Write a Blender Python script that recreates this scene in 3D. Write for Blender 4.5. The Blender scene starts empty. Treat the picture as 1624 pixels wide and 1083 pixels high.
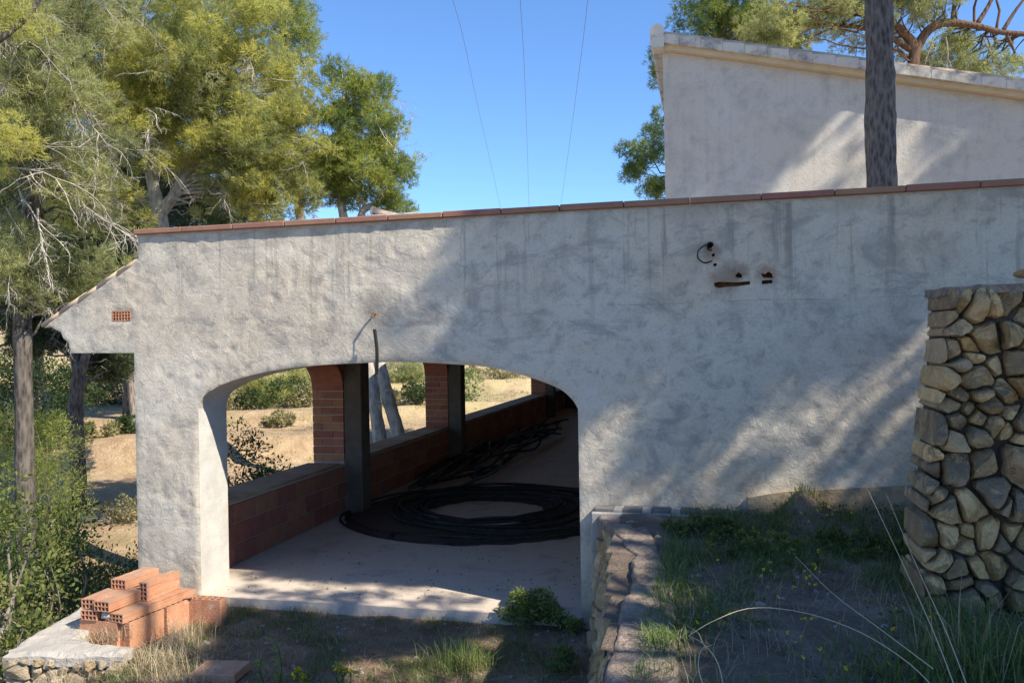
import bpy, math, random
import numpy as np
from mathutils import Vector, Matrix
from mathutils.geometry import delaunay_2d_cdt, tessellate_polygon

sc = bpy.context.scene
R = math.radians
# ------------------------------------------------------------------ camera
FPX, CX, CY = 1300.0, 812.0, 541.5          # focal length and centre in photograph pixels
YAW, ROLL, PITCH = R(13.4), 0.018, R(0.15)
CAM = np.array([0.0, 0.0, 2.5])
fw = np.array([-math.sin(YAW)*math.cos(PITCH), math.cos(YAW)*math.cos(PITCH), math.sin(PITCH)])
r0 = np.array([math.cos(YAW), math.sin(YAW), 0.0])
u0 = np.cross(r0, fw)
rt = r0*math.cos(ROLL) - u0*math.sin(ROLL)
up = np.cross(rt, fw)
cd = bpy.data.cameras.new('camera')
cam = bpy.data.objects.new('camera', cd)
sc.collection.objects.link(cam)
m = Matrix.Identity(4)
for i in range(3):
    m[i][0], m[i][1], m[i][2], m[i][3] = rt[i], up[i], -fw[i], CAM[i]
cam.matrix_world = m
cd.sensor_fit = 'HORIZONTAL'; cd.sensor_width = 36.0
cd.lens = 36.0*FPX/1624.0
cd.clip_start = 0.05; cd.clip_end = 3000
sc.camera = cam
# ------------------------------------------------------------------ sky, sun, exposure
SUN_EL, SUN_OFF = R(43.5), R(68.5)           # elevation; angle from the facade's normal, towards +X
S = np.array([math.sin(SUN_OFF)*math.cos(SUN_EL), -math.cos(SUN_OFF)*math.cos(SUN_EL), math.sin(SUN_EL)])
w = bpy.data.worlds.new('World'); sc.world = w; w.use_nodes = True
nt = w.node_tree
sky = nt.nodes.new('ShaderNodeTexSky'); sky.sky_type = 'NISHITA'; sky.sun_disc = False
sky.sun_elevation = SUN_EL; sky.sun_rotation = math.atan2(S[0], S[1])
sky.altitude = 100; sky.air_density = 1.0; sky.dust_density = 0.0; sky.ozone_density = 10.0
bg = nt.nodes['Background']; bg.inputs['Strength'].default_value = 0.135
nt.links.new(sky.outputs[0], bg.inputs['Color'])
sl = bpy.data.lights.new('sun', 'SUN'); sl.energy = 5.0; sl.angle = R(0.53); sl.color = (1.0, 0.90, 0.74)
so = bpy.data.objects.new('sun', sl); sc.collection.objects.link(so)
so.rotation_euler = Vector((-S[0], -S[1], -S[2])).to_track_quat('-Z', 'Y').to_euler()
so.location = (20, -6, 25)
vs = sc.view_settings
vs.view_transform = 'Standard'; vs.look = 'None'; vs.gamma = 1.0; vs.use_curve_mapping = False
vs.exposure = 0.85

# ------------------------------------------------------------------ helpers
rng = np.random.default_rng(7); random.seed(7)
def ray(px, py): return fw + rt*(px-CX)/FPX - up*(py-CY)/FPX
def atz(px, py, z):
    d = ray(px, py); return CAM + d*(z-CAM[2])/d[2]
def aty(px, py, y):
    d = ray(px, py); return CAM + d*(y/d[1])
def atd(px, py, depth): return CAM + ray(px, py)*depth
def proj(P):
    v = np.asarray(P, float) - CAM; k = v@fw
    return CX+FPX*(v@rt)/k, CY-FPX*(v@up)/k

def vnoise(p, seed=0):
    p = np.asarray(p, float); i = np.floor(p).astype(np.int64); f = p-i; f = f*f*(3-2*f)
    def h(a, b, c):
        n = (a*73856093) ^ (b*19349663) ^ (c*83492791) ^ (seed*2654435)
        n = (n ^ (n >> 13))*1274126177 & 0x7fffffff
        n = (n ^ (n >> 15))*2246822519 & 0x7fffffff
        return ((n ^ (n >> 12)) & 0xffff)/65535.0
    x, y, z = i[..., 0], i[..., 1], i[..., 2]; fx, fy, fz = f[..., 0], f[..., 1], f[..., 2]
    def l(a, b, t): return a+(b-a)*t
    return l(l(l(h(x,y,z),h(x+1,y,z),fx), l(h(x,y+1,z),h(x+1,y+1,z),fx), fy),
             l(l(h(x,y,z+1),h(x+1,y,z+1),fx), l(h(x,y+1,z+1),h(x+1,y+1,z+1),fx), fy), fz)
def fbm(p, o=3, seed=0):
    p = np.asarray(p, float); a = 0; s = 0; k = 1.0
    for j in range(o):
        a = a + vnoise(p*(2.03**j)+j*17.3, seed+j)*k; s += k; k *= .5
    return a/s
def n2(x, y, sc_, o=3, seed=0):
    x, y = np.broadcast_arrays(np.asarray(x, float), np.asarray(y, float))
    return fbm(np.stack([x/sc_, y/sc_, np.zeros_like(x)+.37], -1), o, seed)
def sstep(t): t = np.clip(t, 0, 1); return t*t*(3-2*t)

WL = {}                                     # world location of every object made here
def as_thing(o): o['kind'] = 'thing'; return o
def link(o, parent=None, wloc=(0, 0, 0)):
    sc.collection.objects.link(o)
    wloc = Vector([float(a) for a in wloc])
    if parent is not None:
        o.parent = parent; o.location = wloc - WL[parent.name]
    else: o.location = wloc
    WL[o.name] = wloc
    return o
def tag(o, label=None, cat=None, group=None, kind=None):
    if label: o['label'] = label
    if cat: o['category'] = cat
    if group: o['group'] = group
    if kind: o['kind'] = kind
    return o
def thing(name, label, cat, loc, group=None):
    o = bpy.data.objects.new(name, None); o.empty_display_size = .2
    link(o, None, loc); return tag(o, label, cat, group)
def mesh_of(name, V, Fc, mat, smooth=False):
    me = bpy.data.meshes.new(name); me.from_pydata([tuple(map(float, v)) for v in V], [], Fc)
    if mat: me.materials.append(mat)
    if smooth: me.polygons.foreach_set('use_smooth', [True]*len(me.polygons))
    me.update(); return me
def tri_mesh(name, V, mat, tint=None, faces=None, smooth=False):
    """V: (N*3,3) separate triangles, or with an (M,3) index array"""
    V = np.ascontiguousarray(V, dtype=np.float32)
    if faces is None: faces = np.arange(len(V), dtype=np.int32).reshape(-1, 3)
    faces = np.ascontiguousarray(faces, dtype=np.int32)
    k = faces.shape[1]
    me = bpy.data.meshes.new(name)
    me.vertices.add(len(V)); me.vertices.foreach_set('co', V.ravel())
    me.loops.add(faces.size); me.loops.foreach_set('vertex_index', faces.ravel())
    me.polygons.add(len(faces))
    me.polygons.foreach_set('loop_start', np.arange(0, faces.size, k, dtype=np.int32))
    me.polygons.foreach_set('loop_total', np.full(len(faces), k, dtype=np.int32))
    if smooth: me.polygons.foreach_set('use_smooth', np.ones(len(faces), dtype=bool))
    if mat: me.materials.append(mat)
    if tint is not None:
        a = me.attributes.new('tint', 'FLOAT', 'POINT')
        a.data.foreach_set('value', np.ascontiguousarray(tint, dtype=np.float32))
    me.update(calc_edges=True); return me
def obj(name, me, parent=None, wloc=(0, 0, 0)):
    return link(bpy.data.objects.new(name, me), parent, wloc)

class MB:
    def __init__(s): s.v = []; s.f = []
    def add(s, V, Fc):
        n = len(s.v); s.v += [tuple(map(float, p)) for p in V]; s.f += [tuple(i+n for i in q) for q in Fc]
    def box(s, x0, x1, y0, y1, z0, z1):
        s.add([(x0,y0,z0),(x1,y0,z0),(x1,y1,z0),(x0,y1,z0),(x0,y0,z1),(x1,y0,z1),(x1,y1,z1),(x0,y1,z1)],
              [(0,3,2,1),(4,5,6,7),(0,1,5,4),(1,2,6,5),(2,3,7,6),(3,0,4,7)])
    def cbox(s, x0, x1, y0, y1, z0, z1, c=.006):
        """box with chamfered edges"""
        X = (x0, x0+c, x1-c, x1); Y = (y0, y0+c, y1-c, y1); Z = (z0, z0+c, z1-c, z1)
        V = []; 
        for (i, j, k) in [(0,1,1),(0,2,1),(0,2,2),(0,1,2),(3,1,1),(3,2,1),(3,2,2),(3,1,2),
                          (1,0,1),(2,0,1),(2,0,2),(1,0,2),(1,3,1),(2,3,1),(2,3,2),(1,3,2),
                          (1,1,0),(2,1,0),(2,2,0),(1,2,0),(1,1,3),(2,1,3),(2,2,3),(1,2,3)]:
            V.append((X[i], Y[j], Z[k]))
        Fc = [(0,3,2,1),(4,5,6,7),(8,9,10,11),(12,15,14,13),(16,19,18,17),(20,21,22,23),
              (0,8,11,3),(9,4,7,10),(1,2,15,12),(5,13,14,6),(0,1,19,16),(3,20,23,2),(4,17,18,5),(7,6,22,21),
              (8,16,17,9),(11,10,21,20),(12,13,18,19),(15,23,22,14),
              (0,16,8),(1,12,19),(2,23,15),(3,11,20),(4,9,17),(5,18,13),(6,14,22),(7,21,10)]
        s.add(V, Fc)
    def tube(s, pts, rad, n=6, cap=True):
        pts = [np.asarray(p, float) for p in pts]
        if np.isscalar(rad): rad = [rad]*len(pts)
        ref = np.array([.3, .2, .93]); V = []
        for i, p in enumerate(pts):
            t = pts[min(i+1, len(pts)-1)] - pts[max(i-1, 0)]
            t = t/(np.linalg.norm(t)+1e-9)
            a = np.cross(t, ref)
            if np.linalg.norm(a) < .15: a = np.cross(t, np.array([1., 0, 0]))
            a /= np.linalg.norm(a); b = np.cross(t, a)
            for k in range(n):
                an = 2*math.pi*k/n; V.append(p+(a*math.cos(an)+b*math.sin(an))*rad[i])
        Fc = []
        for i in range(len(pts)-1):
            for k in range(n):
                k2 = (k+1) % n; Fc.append((i*n+k, i*n+k2, (i+1)*n+k2, (i+1)*n+k))
        if cap:
            Fc.append(tuple(range(n-1, -1, -1))); Fc.append(tuple((len(pts)-1)*n+k for k in range(n)))
        s.add(V, Fc)
    def prism(s, poly, fn0, fn1):
        """extrude a 2D polygon (may be concave) between two maps of (u,v)"""
        n = len(poly); V = [fn0(*p) for p in poly]+[fn1(*p) for p in poly]
        T = tessellate_polygon([[Vector((p[0], p[1], 0)) for p in poly]])
        Fc = [tuple(t) for t in T]+[(t[2]+n, t[1]+n, t[0]+n) for t in T]
        Fc += [(i, i+n, (i+1) % n+n, (i+1) % n) for i in range(n)]
        s.add(V, Fc)
    def build(s, name, mat, parent=None, wloc=(0, 0, 0), smooth=False):
        o = mesh_of(name, [tuple(np.subtract(v, wloc)) for v in s.v] if any(wloc) else s.v, s.f, mat, smooth)
        fix_normals(o)
        return obj(name, o, parent, wloc)
import bmesh
def fix_normals(me):
    bm = bmesh.new(); bm.from_mesh(me); bmesh.ops.recalc_face_normals(bm, faces=bm.faces); bm.to_mesh(me); bm.free()

def spline(ctrl, n):
    """Catmull-Rom through control points (any dimension)"""
    c = np.asarray(ctrl, float); c = np.vstack([2*c[0]-c[1], c, 2*c[-1]-c[-2]])
    out = []; m_ = len(c)-3
    for t in np.linspace(0, m_-1e-6, n):
        i = int(t); f = t-i; a, b, d, e = c[i:i+4]
        out.append(.5*(2*b+(d-a)*f+(2*a-5*b+4*d-e)*f*f+(3*b-a-3*d+e)*f**3))
    return np.array(out)

# ------------------------------------------------------------------ materials
class NM:
    def __init__(s, name, rough=.9, spec=.25):
        s.m = bpy.data.materials.new(name); s.m.use_nodes = True; s.t = s.m.node_tree
        s.p = s.t.nodes['Principled BSDF']; s.p.inputs['Roughness'].default_value = rough
        s.p.inputs['Specular IOR Level'].default_value = spec
        s.co = s.n('ShaderNodeTexCoord').outputs['Object']
        s._geo = None
    def n(s, k, **kw):
        nd = s.t.nodes.new(k)
        for a, b in kw.items(): setattr(nd, a, b)
        return nd
    def l(s, a, b): s.t.links.new(a, b)
    def pos(s):
        if s._geo is None: s._geo = s.n('ShaderNodeNewGeometry')
        return s._geo.outputs['Position']
    def noise(s, scale, detail=4, rough=.55, vec=None, dist=0.0, sc3=None):
        v = vec or s.co
        if sc3:
            mp = s.n('ShaderNodeMapping'); mp.inputs['Scale'].default_value = sc3; s.l(v, mp.inputs['Vector']); v = mp.outputs[0]
        nd = s.n('ShaderNodeTexNoise'); nd.inputs['Scale'].default_value = scale; nd.inputs['Detail'].default_value = detail
        nd.inputs['Roughness'].default_value = rough; nd.inputs['Distortion'].default_value = dist
        s.l(v, nd.inputs['Vector']); return nd.outputs['Fac']
    def voro(s, scale, vec=None, feature='F1', out='Distance'):
        nd = s.n('ShaderNodeTexVoronoi', feature=feature); nd.inputs['Scale'].default_value = scale
        s.l(vec or s.co, nd.inputs['Vector']); return nd.outputs[out]
    def ramp(s, fac, stops, interp='LINEAR'):
        nd = s.n('ShaderNodeValToRGB'); e = nd.color_ramp.elements; nd.color_ramp.interpolation = interp
        while len(e) < len(stops): e.new(.5)
        for k, (p, c) in enumerate(stops):
            e[k].position = p; e[k].color = (c, c, c, 1) if np.isscalar(c) else (*c, 1)
        s.l(fac, nd.inputs[0]); return nd.outputs[0]
    def mix(s, fac, a, b, mode='MIX'):
        nd = s.n('ShaderNodeMix', data_type='RGBA', blend_type=mode)
        for sock, v in ((nd.inputs[0], fac), (nd.inputs[6], a), (nd.inputs[7], b)):
            if isinstance(v, (int, float)): sock.default_value = v
            elif isinstance(v, tuple): sock.default_value = (*v, 1)
            else: s.l(v, sock)
        return nd.outputs[2]
    def math(s, op, a, b=0.0, c=None):
        nd = s.n('ShaderNodeMath', operation=op)
        for k, v in enumerate((a, b) if c is None else (a, b, c)):
            if isinstance(v, (int, float)): nd.inputs[k].default_value = v
            else: s.l(v, nd.inputs[k])
        return nd.outputs[0]
    def sep(s, vec):
        nd = s.n('ShaderNodeSeparateXYZ'); s.l(vec, nd.inputs[0]); return nd.outputs
    def maprange(s, v, a, b, c=0.0, d=1.0):
        nd = s.n('ShaderNodeMapRange'); nd.clamp = True; nd.interpolation_type = 'SMOOTHSTEP'
        s.l(v, nd.inputs[0])
        for k, x in enumerate((a, b, c, d)): nd.inputs[k+1].default_value = x
        return nd.outputs[0]
    def color(s, c):
        if isinstance(c, tuple): s.p.inputs['Base Color'].default_value = (*c, 1)
        else: s.l(c, s.p.inputs['Base Color'])
    def bump(s, h, dist=.01, strength=1.0):
        b = s.n('ShaderNodeBump'); b.inputs['Distance'].default_value = dist; b.inputs['Strength'].default_value = strength
        s.l(h, b.inputs['Height'])
        s.l(b.outputs[0], s.p.inputs['Normal']); return s
    def rnd(s): return s.n('ShaderNodeObjectInfo').outputs['Random']
    def tint(s):
        return s.n('ShaderNodeAttribute', attribute_name='tint').outputs['Fac']
    def translucent(s, col, fac):
        tr = s.n('ShaderNodeBsdfTranslucent'); mx = s.n('ShaderNodeMixShader'); mx.inputs[0].default_value = fac
        if isinstance(col, tuple): tr.inputs[0].default_value = (*col, 1)
        else: s.l(col, tr.inputs[0])
        out = s.t.nodes['Material Output']
        s.l(s.p.outputs[0], mx.inputs[1]); s.l(tr.outputs[0], mx.inputs[2]); s.l(mx.outputs[0], out.inputs[0]); return s

M = {}
def mat_plaster(name, base, warm, dark, bscale=1.0, streak=True):
    k = NM(name, .92, .2); P = k.pos()
    big = k.noise(.9, 4, .6, P); med = k.noise(4.5, 5, .65, P); fine = k.noise(42, 4, .7, P)
    c = k.mix(k.ramp(big, [(.38, 0.), (.66, 1.)]), base, warm)
    c = k.mix(k.math('MULTIPLY', k.ramp(med, [(.50, 0.), (.70, 1.)]), .5), c, dark)
    z = k.sep(P)[2]
    st = k.noise(1.0, 6, .68, P, .15, (6.5, 6.5, .30))
    if streak:
        top = k.maprange(z, 2.2, 3.6)
        f = k.math('MULTIPLY', k.ramp(st, [(.54, 0.), (.64, 1.)]), top)
        c = k.mix(k.math('MULTIPLY', f, .62), c, (.17, .155, .13))
        patch = k.noise(1.7, 7, .75, P, .8, (1, 1, 1.8))
        f2 = k.math('MAXIMUM', k.ramp(patch, [(.52, 0.), (.63, 1.)]), k.math('MULTIPLY', k.ramp(k.noise(9, 6, .75, P, .6), [(.53, 0.), (.62, 1.)]), .7))
        c = k.mix(k.math('MULTIPLY', f2, .55), c, (.23, .22, .21))
        pk = k.noise(1.1, 3, .5, P, .4)      # paler trowelled repairs
        c = k.mix(k.math('MULTIPLY', k.ramp(pk, [(.58, 0.), (.62, 1.)]), .30), c, (.66, .60, .52))
        ln = k.math('MULTIPLY', k.maprange(z, 3.45, 3.70), k.ramp(k.noise(2.2, 4, .6, P), [(.4, .15), (.6, 1.)]))
        c = k.mix(k.math('MULTIPLY', ln, .5), c, (.24, .21, .16))
        low = k.math('MULTIPLY', k.maprange(z, .55, .0), k.ramp(k.noise(6, 4, .6, P), [(.35, 0.), (.65, 1.)]))
        c = k.mix(k.math('MULTIPLY', low, .5), c, (.27, .21, .15))
        # soil splashed up where the terrace meets the wall
        sx = k.maprange(k.sep(P)[0], -1.2, -.6)
        spl = k.math('MULTIPLY', k.math('MULTIPLY', k.maprange(z, 1.65, 1.05), sx), k.ramp(k.noise(5, 5, .7, P), [(.35, 0.), (.62, 1.)]))
        c = k.mix(k.math('MULTIPLY', spl, .55), c, (.30, .23, .16))
        # rust and exposed brick round the chiselled slots
        for (cx_, cz_, r_) in ((.17, 3.03, .20), (.30, 3.09, .10), (.51, 3.05, .14), (.05, 3.26, .12), (-3.1, 2.86, .28)):
            d = k.n('ShaderNodeVectorMath', operation='DISTANCE'); k.l(P, d.inputs[0]); d.inputs[1].default_value = (cx_, D_FAC, cz_)
            dn = k.math('ADD', d.outputs['Value'], k.math('MULTIPLY', k.math('SUBTRACT', k.noise(9, 5, .7, P), .5), r_*1.6))
            c = k.mix(k.math('MULTIPLY', k.maprange(dn, r_, r_*.25), .6), c, (.20, .125, .08) if cx_ > -1 else (.16, .15, .14))
        crack = k.n('ShaderNodeTexVoronoi', feature='DISTANCE_TO_EDGE'); crack.inputs['Scale'].default_value = .55
        wv = k.n('ShaderNodeVectorMath', operation='MULTIPLY_ADD'); k.l(k.n('ShaderNodeTexNoise').outputs['Color'], wv.inputs[0]); wv.inputs[1].default_value = (.35, .35, .35); k.l(P, wv.inputs[2]); k.l(wv.outputs[0], crack.inputs['Vector'])
        cf = k.math('MULTIPLY', k.ramp(crack.outputs['Distance'], [(.0, 1.), (.0045, 0.)]), k.ramp(k.noise(.8, 2, .5, P), [(.48, 0.), (.6, 1.)]))
        c = k.mix(k.math('MULTIPLY', cf, .10), c, (.12, .11, .10))
        jl = k.math('ABSOLUTE', k.math('SUBTRACT', z, k.math('MULTIPLY_ADD', k.noise(1.5, 3, .5, P), .05, 2.81)))
        jm = k.math('MULTIPLY', k.maprange(jl, .012, .0), k.math('MULTIPLY', k.maprange(k.sep(P)[0], -1.6, -.6), k.ramp(k.noise(2.6, 4, .6, P), [(.4, 0.), (.6, 1.)])))
        c = k.mix(k.math('MULTIPLY', jm, .5), c, (.2, .19, .18))
    else:
        c = k.mix(k.math('MULTIPLY', k.ramp(st, [(.5, 0.), (.68, 1.)]), .22), c, (.25, .24, .225))
        c = k.mix(k.math('MULTIPLY', k.ramp(k.noise(1.3, 6, .72, P, .6), [(.5, 0.), (.66, 1.)]), .4), c, (.27, .26, .245))
    c = k.mix(k.ramp(fine, [(.3, .22), (.55, 0.)]), c, (.16, .15, .14))
    k.color(c)
    h = k.math('ADD', k.math('MULTIPLY', k.noise(17, 6, .68, P, .9), 1.0), k.math('MULTIPLY', k.noise(70, 3, .6, P), .22))
    k.bump(h, .012*bscale, .75)
    M[name] = k.m
D_FAC = 7.42
mat_plaster('plaster', (.55, .515, .435), (.55, .475, .375), (.28, .26, .225))
mat_plaster('house_plaster', (.56, .54, .495), (.56, .51, .44), (.34, .325, .30), .8, False)
def mat_simple(name, stops, scale, rough=.9, bump=0, bscale=30, rnd=0, dark=None, spec=.25, obj_=False, det=5):
    k = NM(name, rough, spec); P = k.co if obj_ else k.pos()
    c = k.ramp(k.noise(scale, det, .65, P), stops)
    if dark:
        c = k.mix(k.math('MULTIPLY', k.ramp(k.noise(dark[1], 5, .7, P), [(.5, 0.), (.66, 1.)]), dark[2]), c, dark[0])
    if rnd:
        v = k.math('MULTIPLY_ADD', k.rnd(), 2*rnd, 1-rnd)
        hs = k.n('ShaderNodeHueSaturation'); k.l(v, hs.inputs['Value']); k.l(c, hs.inputs['Color'])
        k.l(k.math('MULTIPLY_ADD', k.rnd(), .03, .485), hs.inputs['Hue']); c = hs.outputs[0]
    k.color(c)
    if bump: k.bump(k.noise(bscale, 5, .65, P), bump)
    M[name] = k.m
mat_simple('reveal', [(.3, (.40, .395, .375)), (.7, (.52, .515, .49))], 3, .85, .006, 18, dark=((.42, .36, .28), 5, .35))
mat_simple('concrete', [(.3, (.48, .41, .345)), (.7, (.59, .515, .44))], 2.2, .9, .006, 40, dark=((.25, .21, .18), 2.2, .6))
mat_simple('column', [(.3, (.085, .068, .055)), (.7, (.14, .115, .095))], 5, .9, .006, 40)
mat_simple('coping', [(.3, (.25, .125, .09)), (.7, (.33, .18, .13))], 6, .85, .004, 60, rnd=.05, dark=((.13, .08, .06), 3, .5))
mat_simple('brick_red', [(.3, (.30, .115, .065)), (.7, (.40, .17, .10))], 9, .85, .003, 70, rnd=.16)
mat_simple('block_red', [(.3, (.26, .10, .065)), (.7, (.34, .14, .09))], 9, .85, .003, 70, rnd=.12, dark=((.30, .24, .20), 6, .3))
mat_simple('mortar', [(.3, (.36, .30, .25)), (.7, (.48, .41, .34))], 14, .95, .006, 60)
def mat_hollow():
    k = NM('hollow_brick', .88, .2); P = k.pos(); O_ = k.co
    c = k.ramp(k.noise(8, 5, .65, P), [(.3, (.43, .19, .10)), (.7, (.54, .28, .17))])
    hs = k.n('ShaderNodeHueSaturation'); k.l(k.math('MULTIPLY_ADD', k.rnd(), .22, .88), hs.inputs['Value']); k.l(c, hs.inputs['Color']); c = hs.outputs[0]
    upf = k.maprange(k.sep(k._geo.outputs['Normal'])[2], .5, .9)
    dust = k.math('MULTIPLY', k.ramp(k.noise(6, 6, .7, P), [(.36, 0.), (.58, 1.)]), k.math('MULTIPLY_ADD', upf, .55, .22))
    c = k.mix(dust, c, (.28, .215, .165))
    c = k.mix(k.math('MULTIPLY', k.ramp(k.noise(11, 5, .7, P), [(.60, 0.), (.68, 1.)]), .5), c, (.52, .45, .38))
    k.color(c)
    k.bump(k.math('ADD', k.noise(1, 3, .5, O_, 0, (70, 1.2, 70)), k.math('MULTIPLY', k.noise(60, 4, .7, P), .5)), .006); M['hollow_brick'] = k.m
mat_hollow()
mat_simple('ledge', [(.3, (.30, .20, .135)), (.7, (.42, .30, .205))], 7, .9, .004, 50, rnd=.15)
mat_simple('roof_tile', [(.3, (.48, .345, .23)), (.7, (.60, .46, .32))], 7, .85, .004, 60, rnd=.12, dark=((.25, .19, .14), 4, .4))
mat_simple('verge', [(.3, (.52, .50, .46)), (.7, (.62, .58, .51))], 5, .9, .006, 40, rnd=.03, dark=((.17, .165, .155), 3.0, .75))
mat_simple('fascia', [(.3, (.52, .42, .28)), (.7, (.60, .50, .34))], 5, .9, .005, 40)
mat_simple('hose', [(.3, (.014, .014, .014)), (.7, (.045, .042, .038))], 9, .75, 0, spec=.2)
mat_simple('hose_green', [(.3, (.03, .05, .03)), (.7, (.06, .085, .05))], 20, .55, 0)
mat_simple('gravel', [(.3, (.06, .042, .032)), (.7, (.11, .08, .06))], 60, .95, .02, 90)
mat_simple('black', [(.3, (.012, .012, .012)), (.7, (.02, .02, .02))], 20, .5, 0)
mat_simple('cable', [(.3, (.13, .16, .20)), (.7, (.18, .21, .25))], 20, .6, 0)
mat_simple('rust', [(.3, (.09, .04, .02)), (.7, (.24, .11, .05))], 30, .9, .01, 60)
mat_simple('cap', [(.3, (.22, .175, .14)), (.7, (.42, .34, .28))], 16, .95, .05, 34, dark=((.12, .10, .085), 5, .6))
mat_simple('cap_grey', [(.3, (.34, .315, .28)), (.7, (.46, .43, .385))], 6, .95, .015, 30, dark=((.30, .28, .25), 3, .5))
mat_simple('footing', [(.3, (.27, .20, .13)), (.7, (.42, .33, .22))], 6, .95, .012, 30, dark=((.16, .13, .10), 4, .5))
mat_simple('kerb', [(.3, (.27, .26, .245)), (.7, (.38, .365, .34))], 6, .95, .008, 40, dark=((.15, .14, .13), 4, .5))
mat_simple('dark_tile', [(.3, (.09, .09, .09)), (.7, (.16, .155, .15))], 12, .8, .004, 50)
mat_simple('pebble', [(.3, (.16, .14, .12)), (.7, (.34, .31, .27))], 6)
mat_simple('rock', [(.3, (.40, .40, .33)), (.7, (.52, .51, .44))], 18, .95, .02, 40)
mat_simple('house_dark', [(.3, (.2, .18, .16)), (.7, (.3, .27, .24))], 3)
def mat_stone(name, a, b, dirt, amt):
    k = NM(name, .95, .15); P = k.pos(); rn = k.rnd()
    t = k.math('ADD', k.math('MULTIPLY', k.noise(5, 5, .65, P), .7), k.math('MULTIPLY', rn, .40))
    c = k.ramp(t, [(.30, a), (.58, b), (.88, tuple(min(1, x*1.35) for x in b))])
    g2 = k.math('FRACT', k.math('MULTIPLY', rn, 7.31))
    c = k.mix(k.math('MULTIPLY', k.ramp(g2, [(.5, 0.), (.95, 1.)]), .5), c, (.34, .29, .225))      # some stones are greyer
    lich = k.ramp(k.math('ADD', k.noise(4.5, 7, .8, P, .9), k.math('MULTIPLY_ADD', k.math('FRACT', k.math('MULTIPLY', rn, 13.7)), .22, -.11)), [(.46, 0.), (.56, 1.)])
    up_ = k.maprange(k.sep(k._geo.outputs['Normal'])[2], -.15, .6)
    c = k.mix(k.math('MULTIPLY', k.math('MULTIPLY', lich, k.math('MULTIPLY_ADD', up_, .45, .55)), amt), c, dirt)
    c = k.mix(k.math('MULTIPLY', k.ramp(k.noise(45, 3, .7, P), [(.55, 0.), (.7, 1.)]), .4), c, (.10, .09, .075))
    c = k.mix(k.math('MULTIPLY', k.ramp(k.noise(30, 4, .7, P, .5), [(.62, 0.), (.7, 1.)]), .35), c, (.55, .50, .42))
    k.color(c)
    h = k.math('ADD', k.noise(9, 7, .72, P, .5), k.math('MULTIPLY', k.noise(60, 3, .6, P), .2))
    k.bump(h, .075, 1.0); M[name] = k.m
mat_stone('stone', (.56, .34, .13), (.74, .51, .25), (.13, .118, .10), .8)
mat_stone('stone_pale', (.46, .34, .19), (.55, .45, .31), (.26, .23, .19), .5)
mat_stone('stone_gold', (.50, .32, .13), (.62, .46, .26), (.16, .14, .12), .6)
mat_simple('joint', [(.3, (.06, .052, .045)), (.7, (.12, .10, .08))], 20, .98, .02, 50)
mat_simple('joint_pale', [(.3, (.25, .20, .15)), (.7, (.36, .30, .23))], 20, .98, .02, 50)
def mat_bark(name, a, b, sc3=(9, 9, 2.0), dist=.03):
    k = NM(name, .95, .1); P = k.pos()
    v = k.n('ShaderNodeMapping'); v.inputs['Scale'].default_value = sc3; k.l(P, v.inputs['Vector'])
    nn = k.noise(1.6, 5, .65, v.outputs[0], .3); vo = k.voro(1.7, v.outputs[0])
    h = k.math('ADD', k.math('MULTIPLY', nn, .7), k.math('MULTIPLY', vo, .5))
    k.color(k.ramp(h, [(.35, a), (.75, b)])); k.bump(h, dist, 1.0); M[name] = k.m
mat_bark('bark', (.10, .075, .06), (.27, .235, .205))
mat_bark('bark_dark', (.055, .052, .05), (.19, .175, .165), (16, 16, 4.5), .05)
mat_bark('bark_mid', (.045, .038, .033), (.16, .14, .125), (9, 9, 2.5), .04)
mat_bark('bark_pale', (.26, .235, .21), (.50, .47, .43), (7, 7, 2.5), .012)
mat_bark('bark_red', (.06, .038, .028), (.16, .105, .075))
mat_bark('deadwood', (.26, .24, .21), (.45, .42, .37), (12, 12, 4), .005)
def mat_leaf(name, stops, tr=.3, trc=1.6, rough=.6):
    k = NM(name, rough, .3); t = k.tint()
    c = k.ramp(t, stops); k.color(c)
    k.translucent(k.mix(1.0, c, (trc, trc, trc*.6), 'MULTIPLY'), tr); M[name] = k.m
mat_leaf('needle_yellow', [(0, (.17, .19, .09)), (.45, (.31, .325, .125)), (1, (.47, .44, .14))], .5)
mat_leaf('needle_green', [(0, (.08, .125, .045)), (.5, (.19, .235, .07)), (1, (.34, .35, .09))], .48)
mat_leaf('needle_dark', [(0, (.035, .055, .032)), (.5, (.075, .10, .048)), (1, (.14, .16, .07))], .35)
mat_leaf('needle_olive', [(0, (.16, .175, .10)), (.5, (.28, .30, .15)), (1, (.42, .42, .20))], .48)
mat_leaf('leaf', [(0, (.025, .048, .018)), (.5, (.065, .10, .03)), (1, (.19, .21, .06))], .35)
mat_leaf('leaf_dry', [(0, (.12, .115, .06)), (.5, (.2, .19, .09)), (1, (.34, .31, .17))], .25)
mat_leaf('grass_green', [(0, (.05, .085, .03)), (.5, (.11, .17, .045)), (1, (.25, .30, .10))], .35)
mat_leaf('grass_dry', [(0, (.20, .155, .095)), (.5, (.36, .29, .19)), (1, (.55, .47, .33))], .25)
mat_leaf('petal', [(0, (.60, .42, .01)), (1, (.75, .58, .02))], .3, 1.1)
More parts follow.
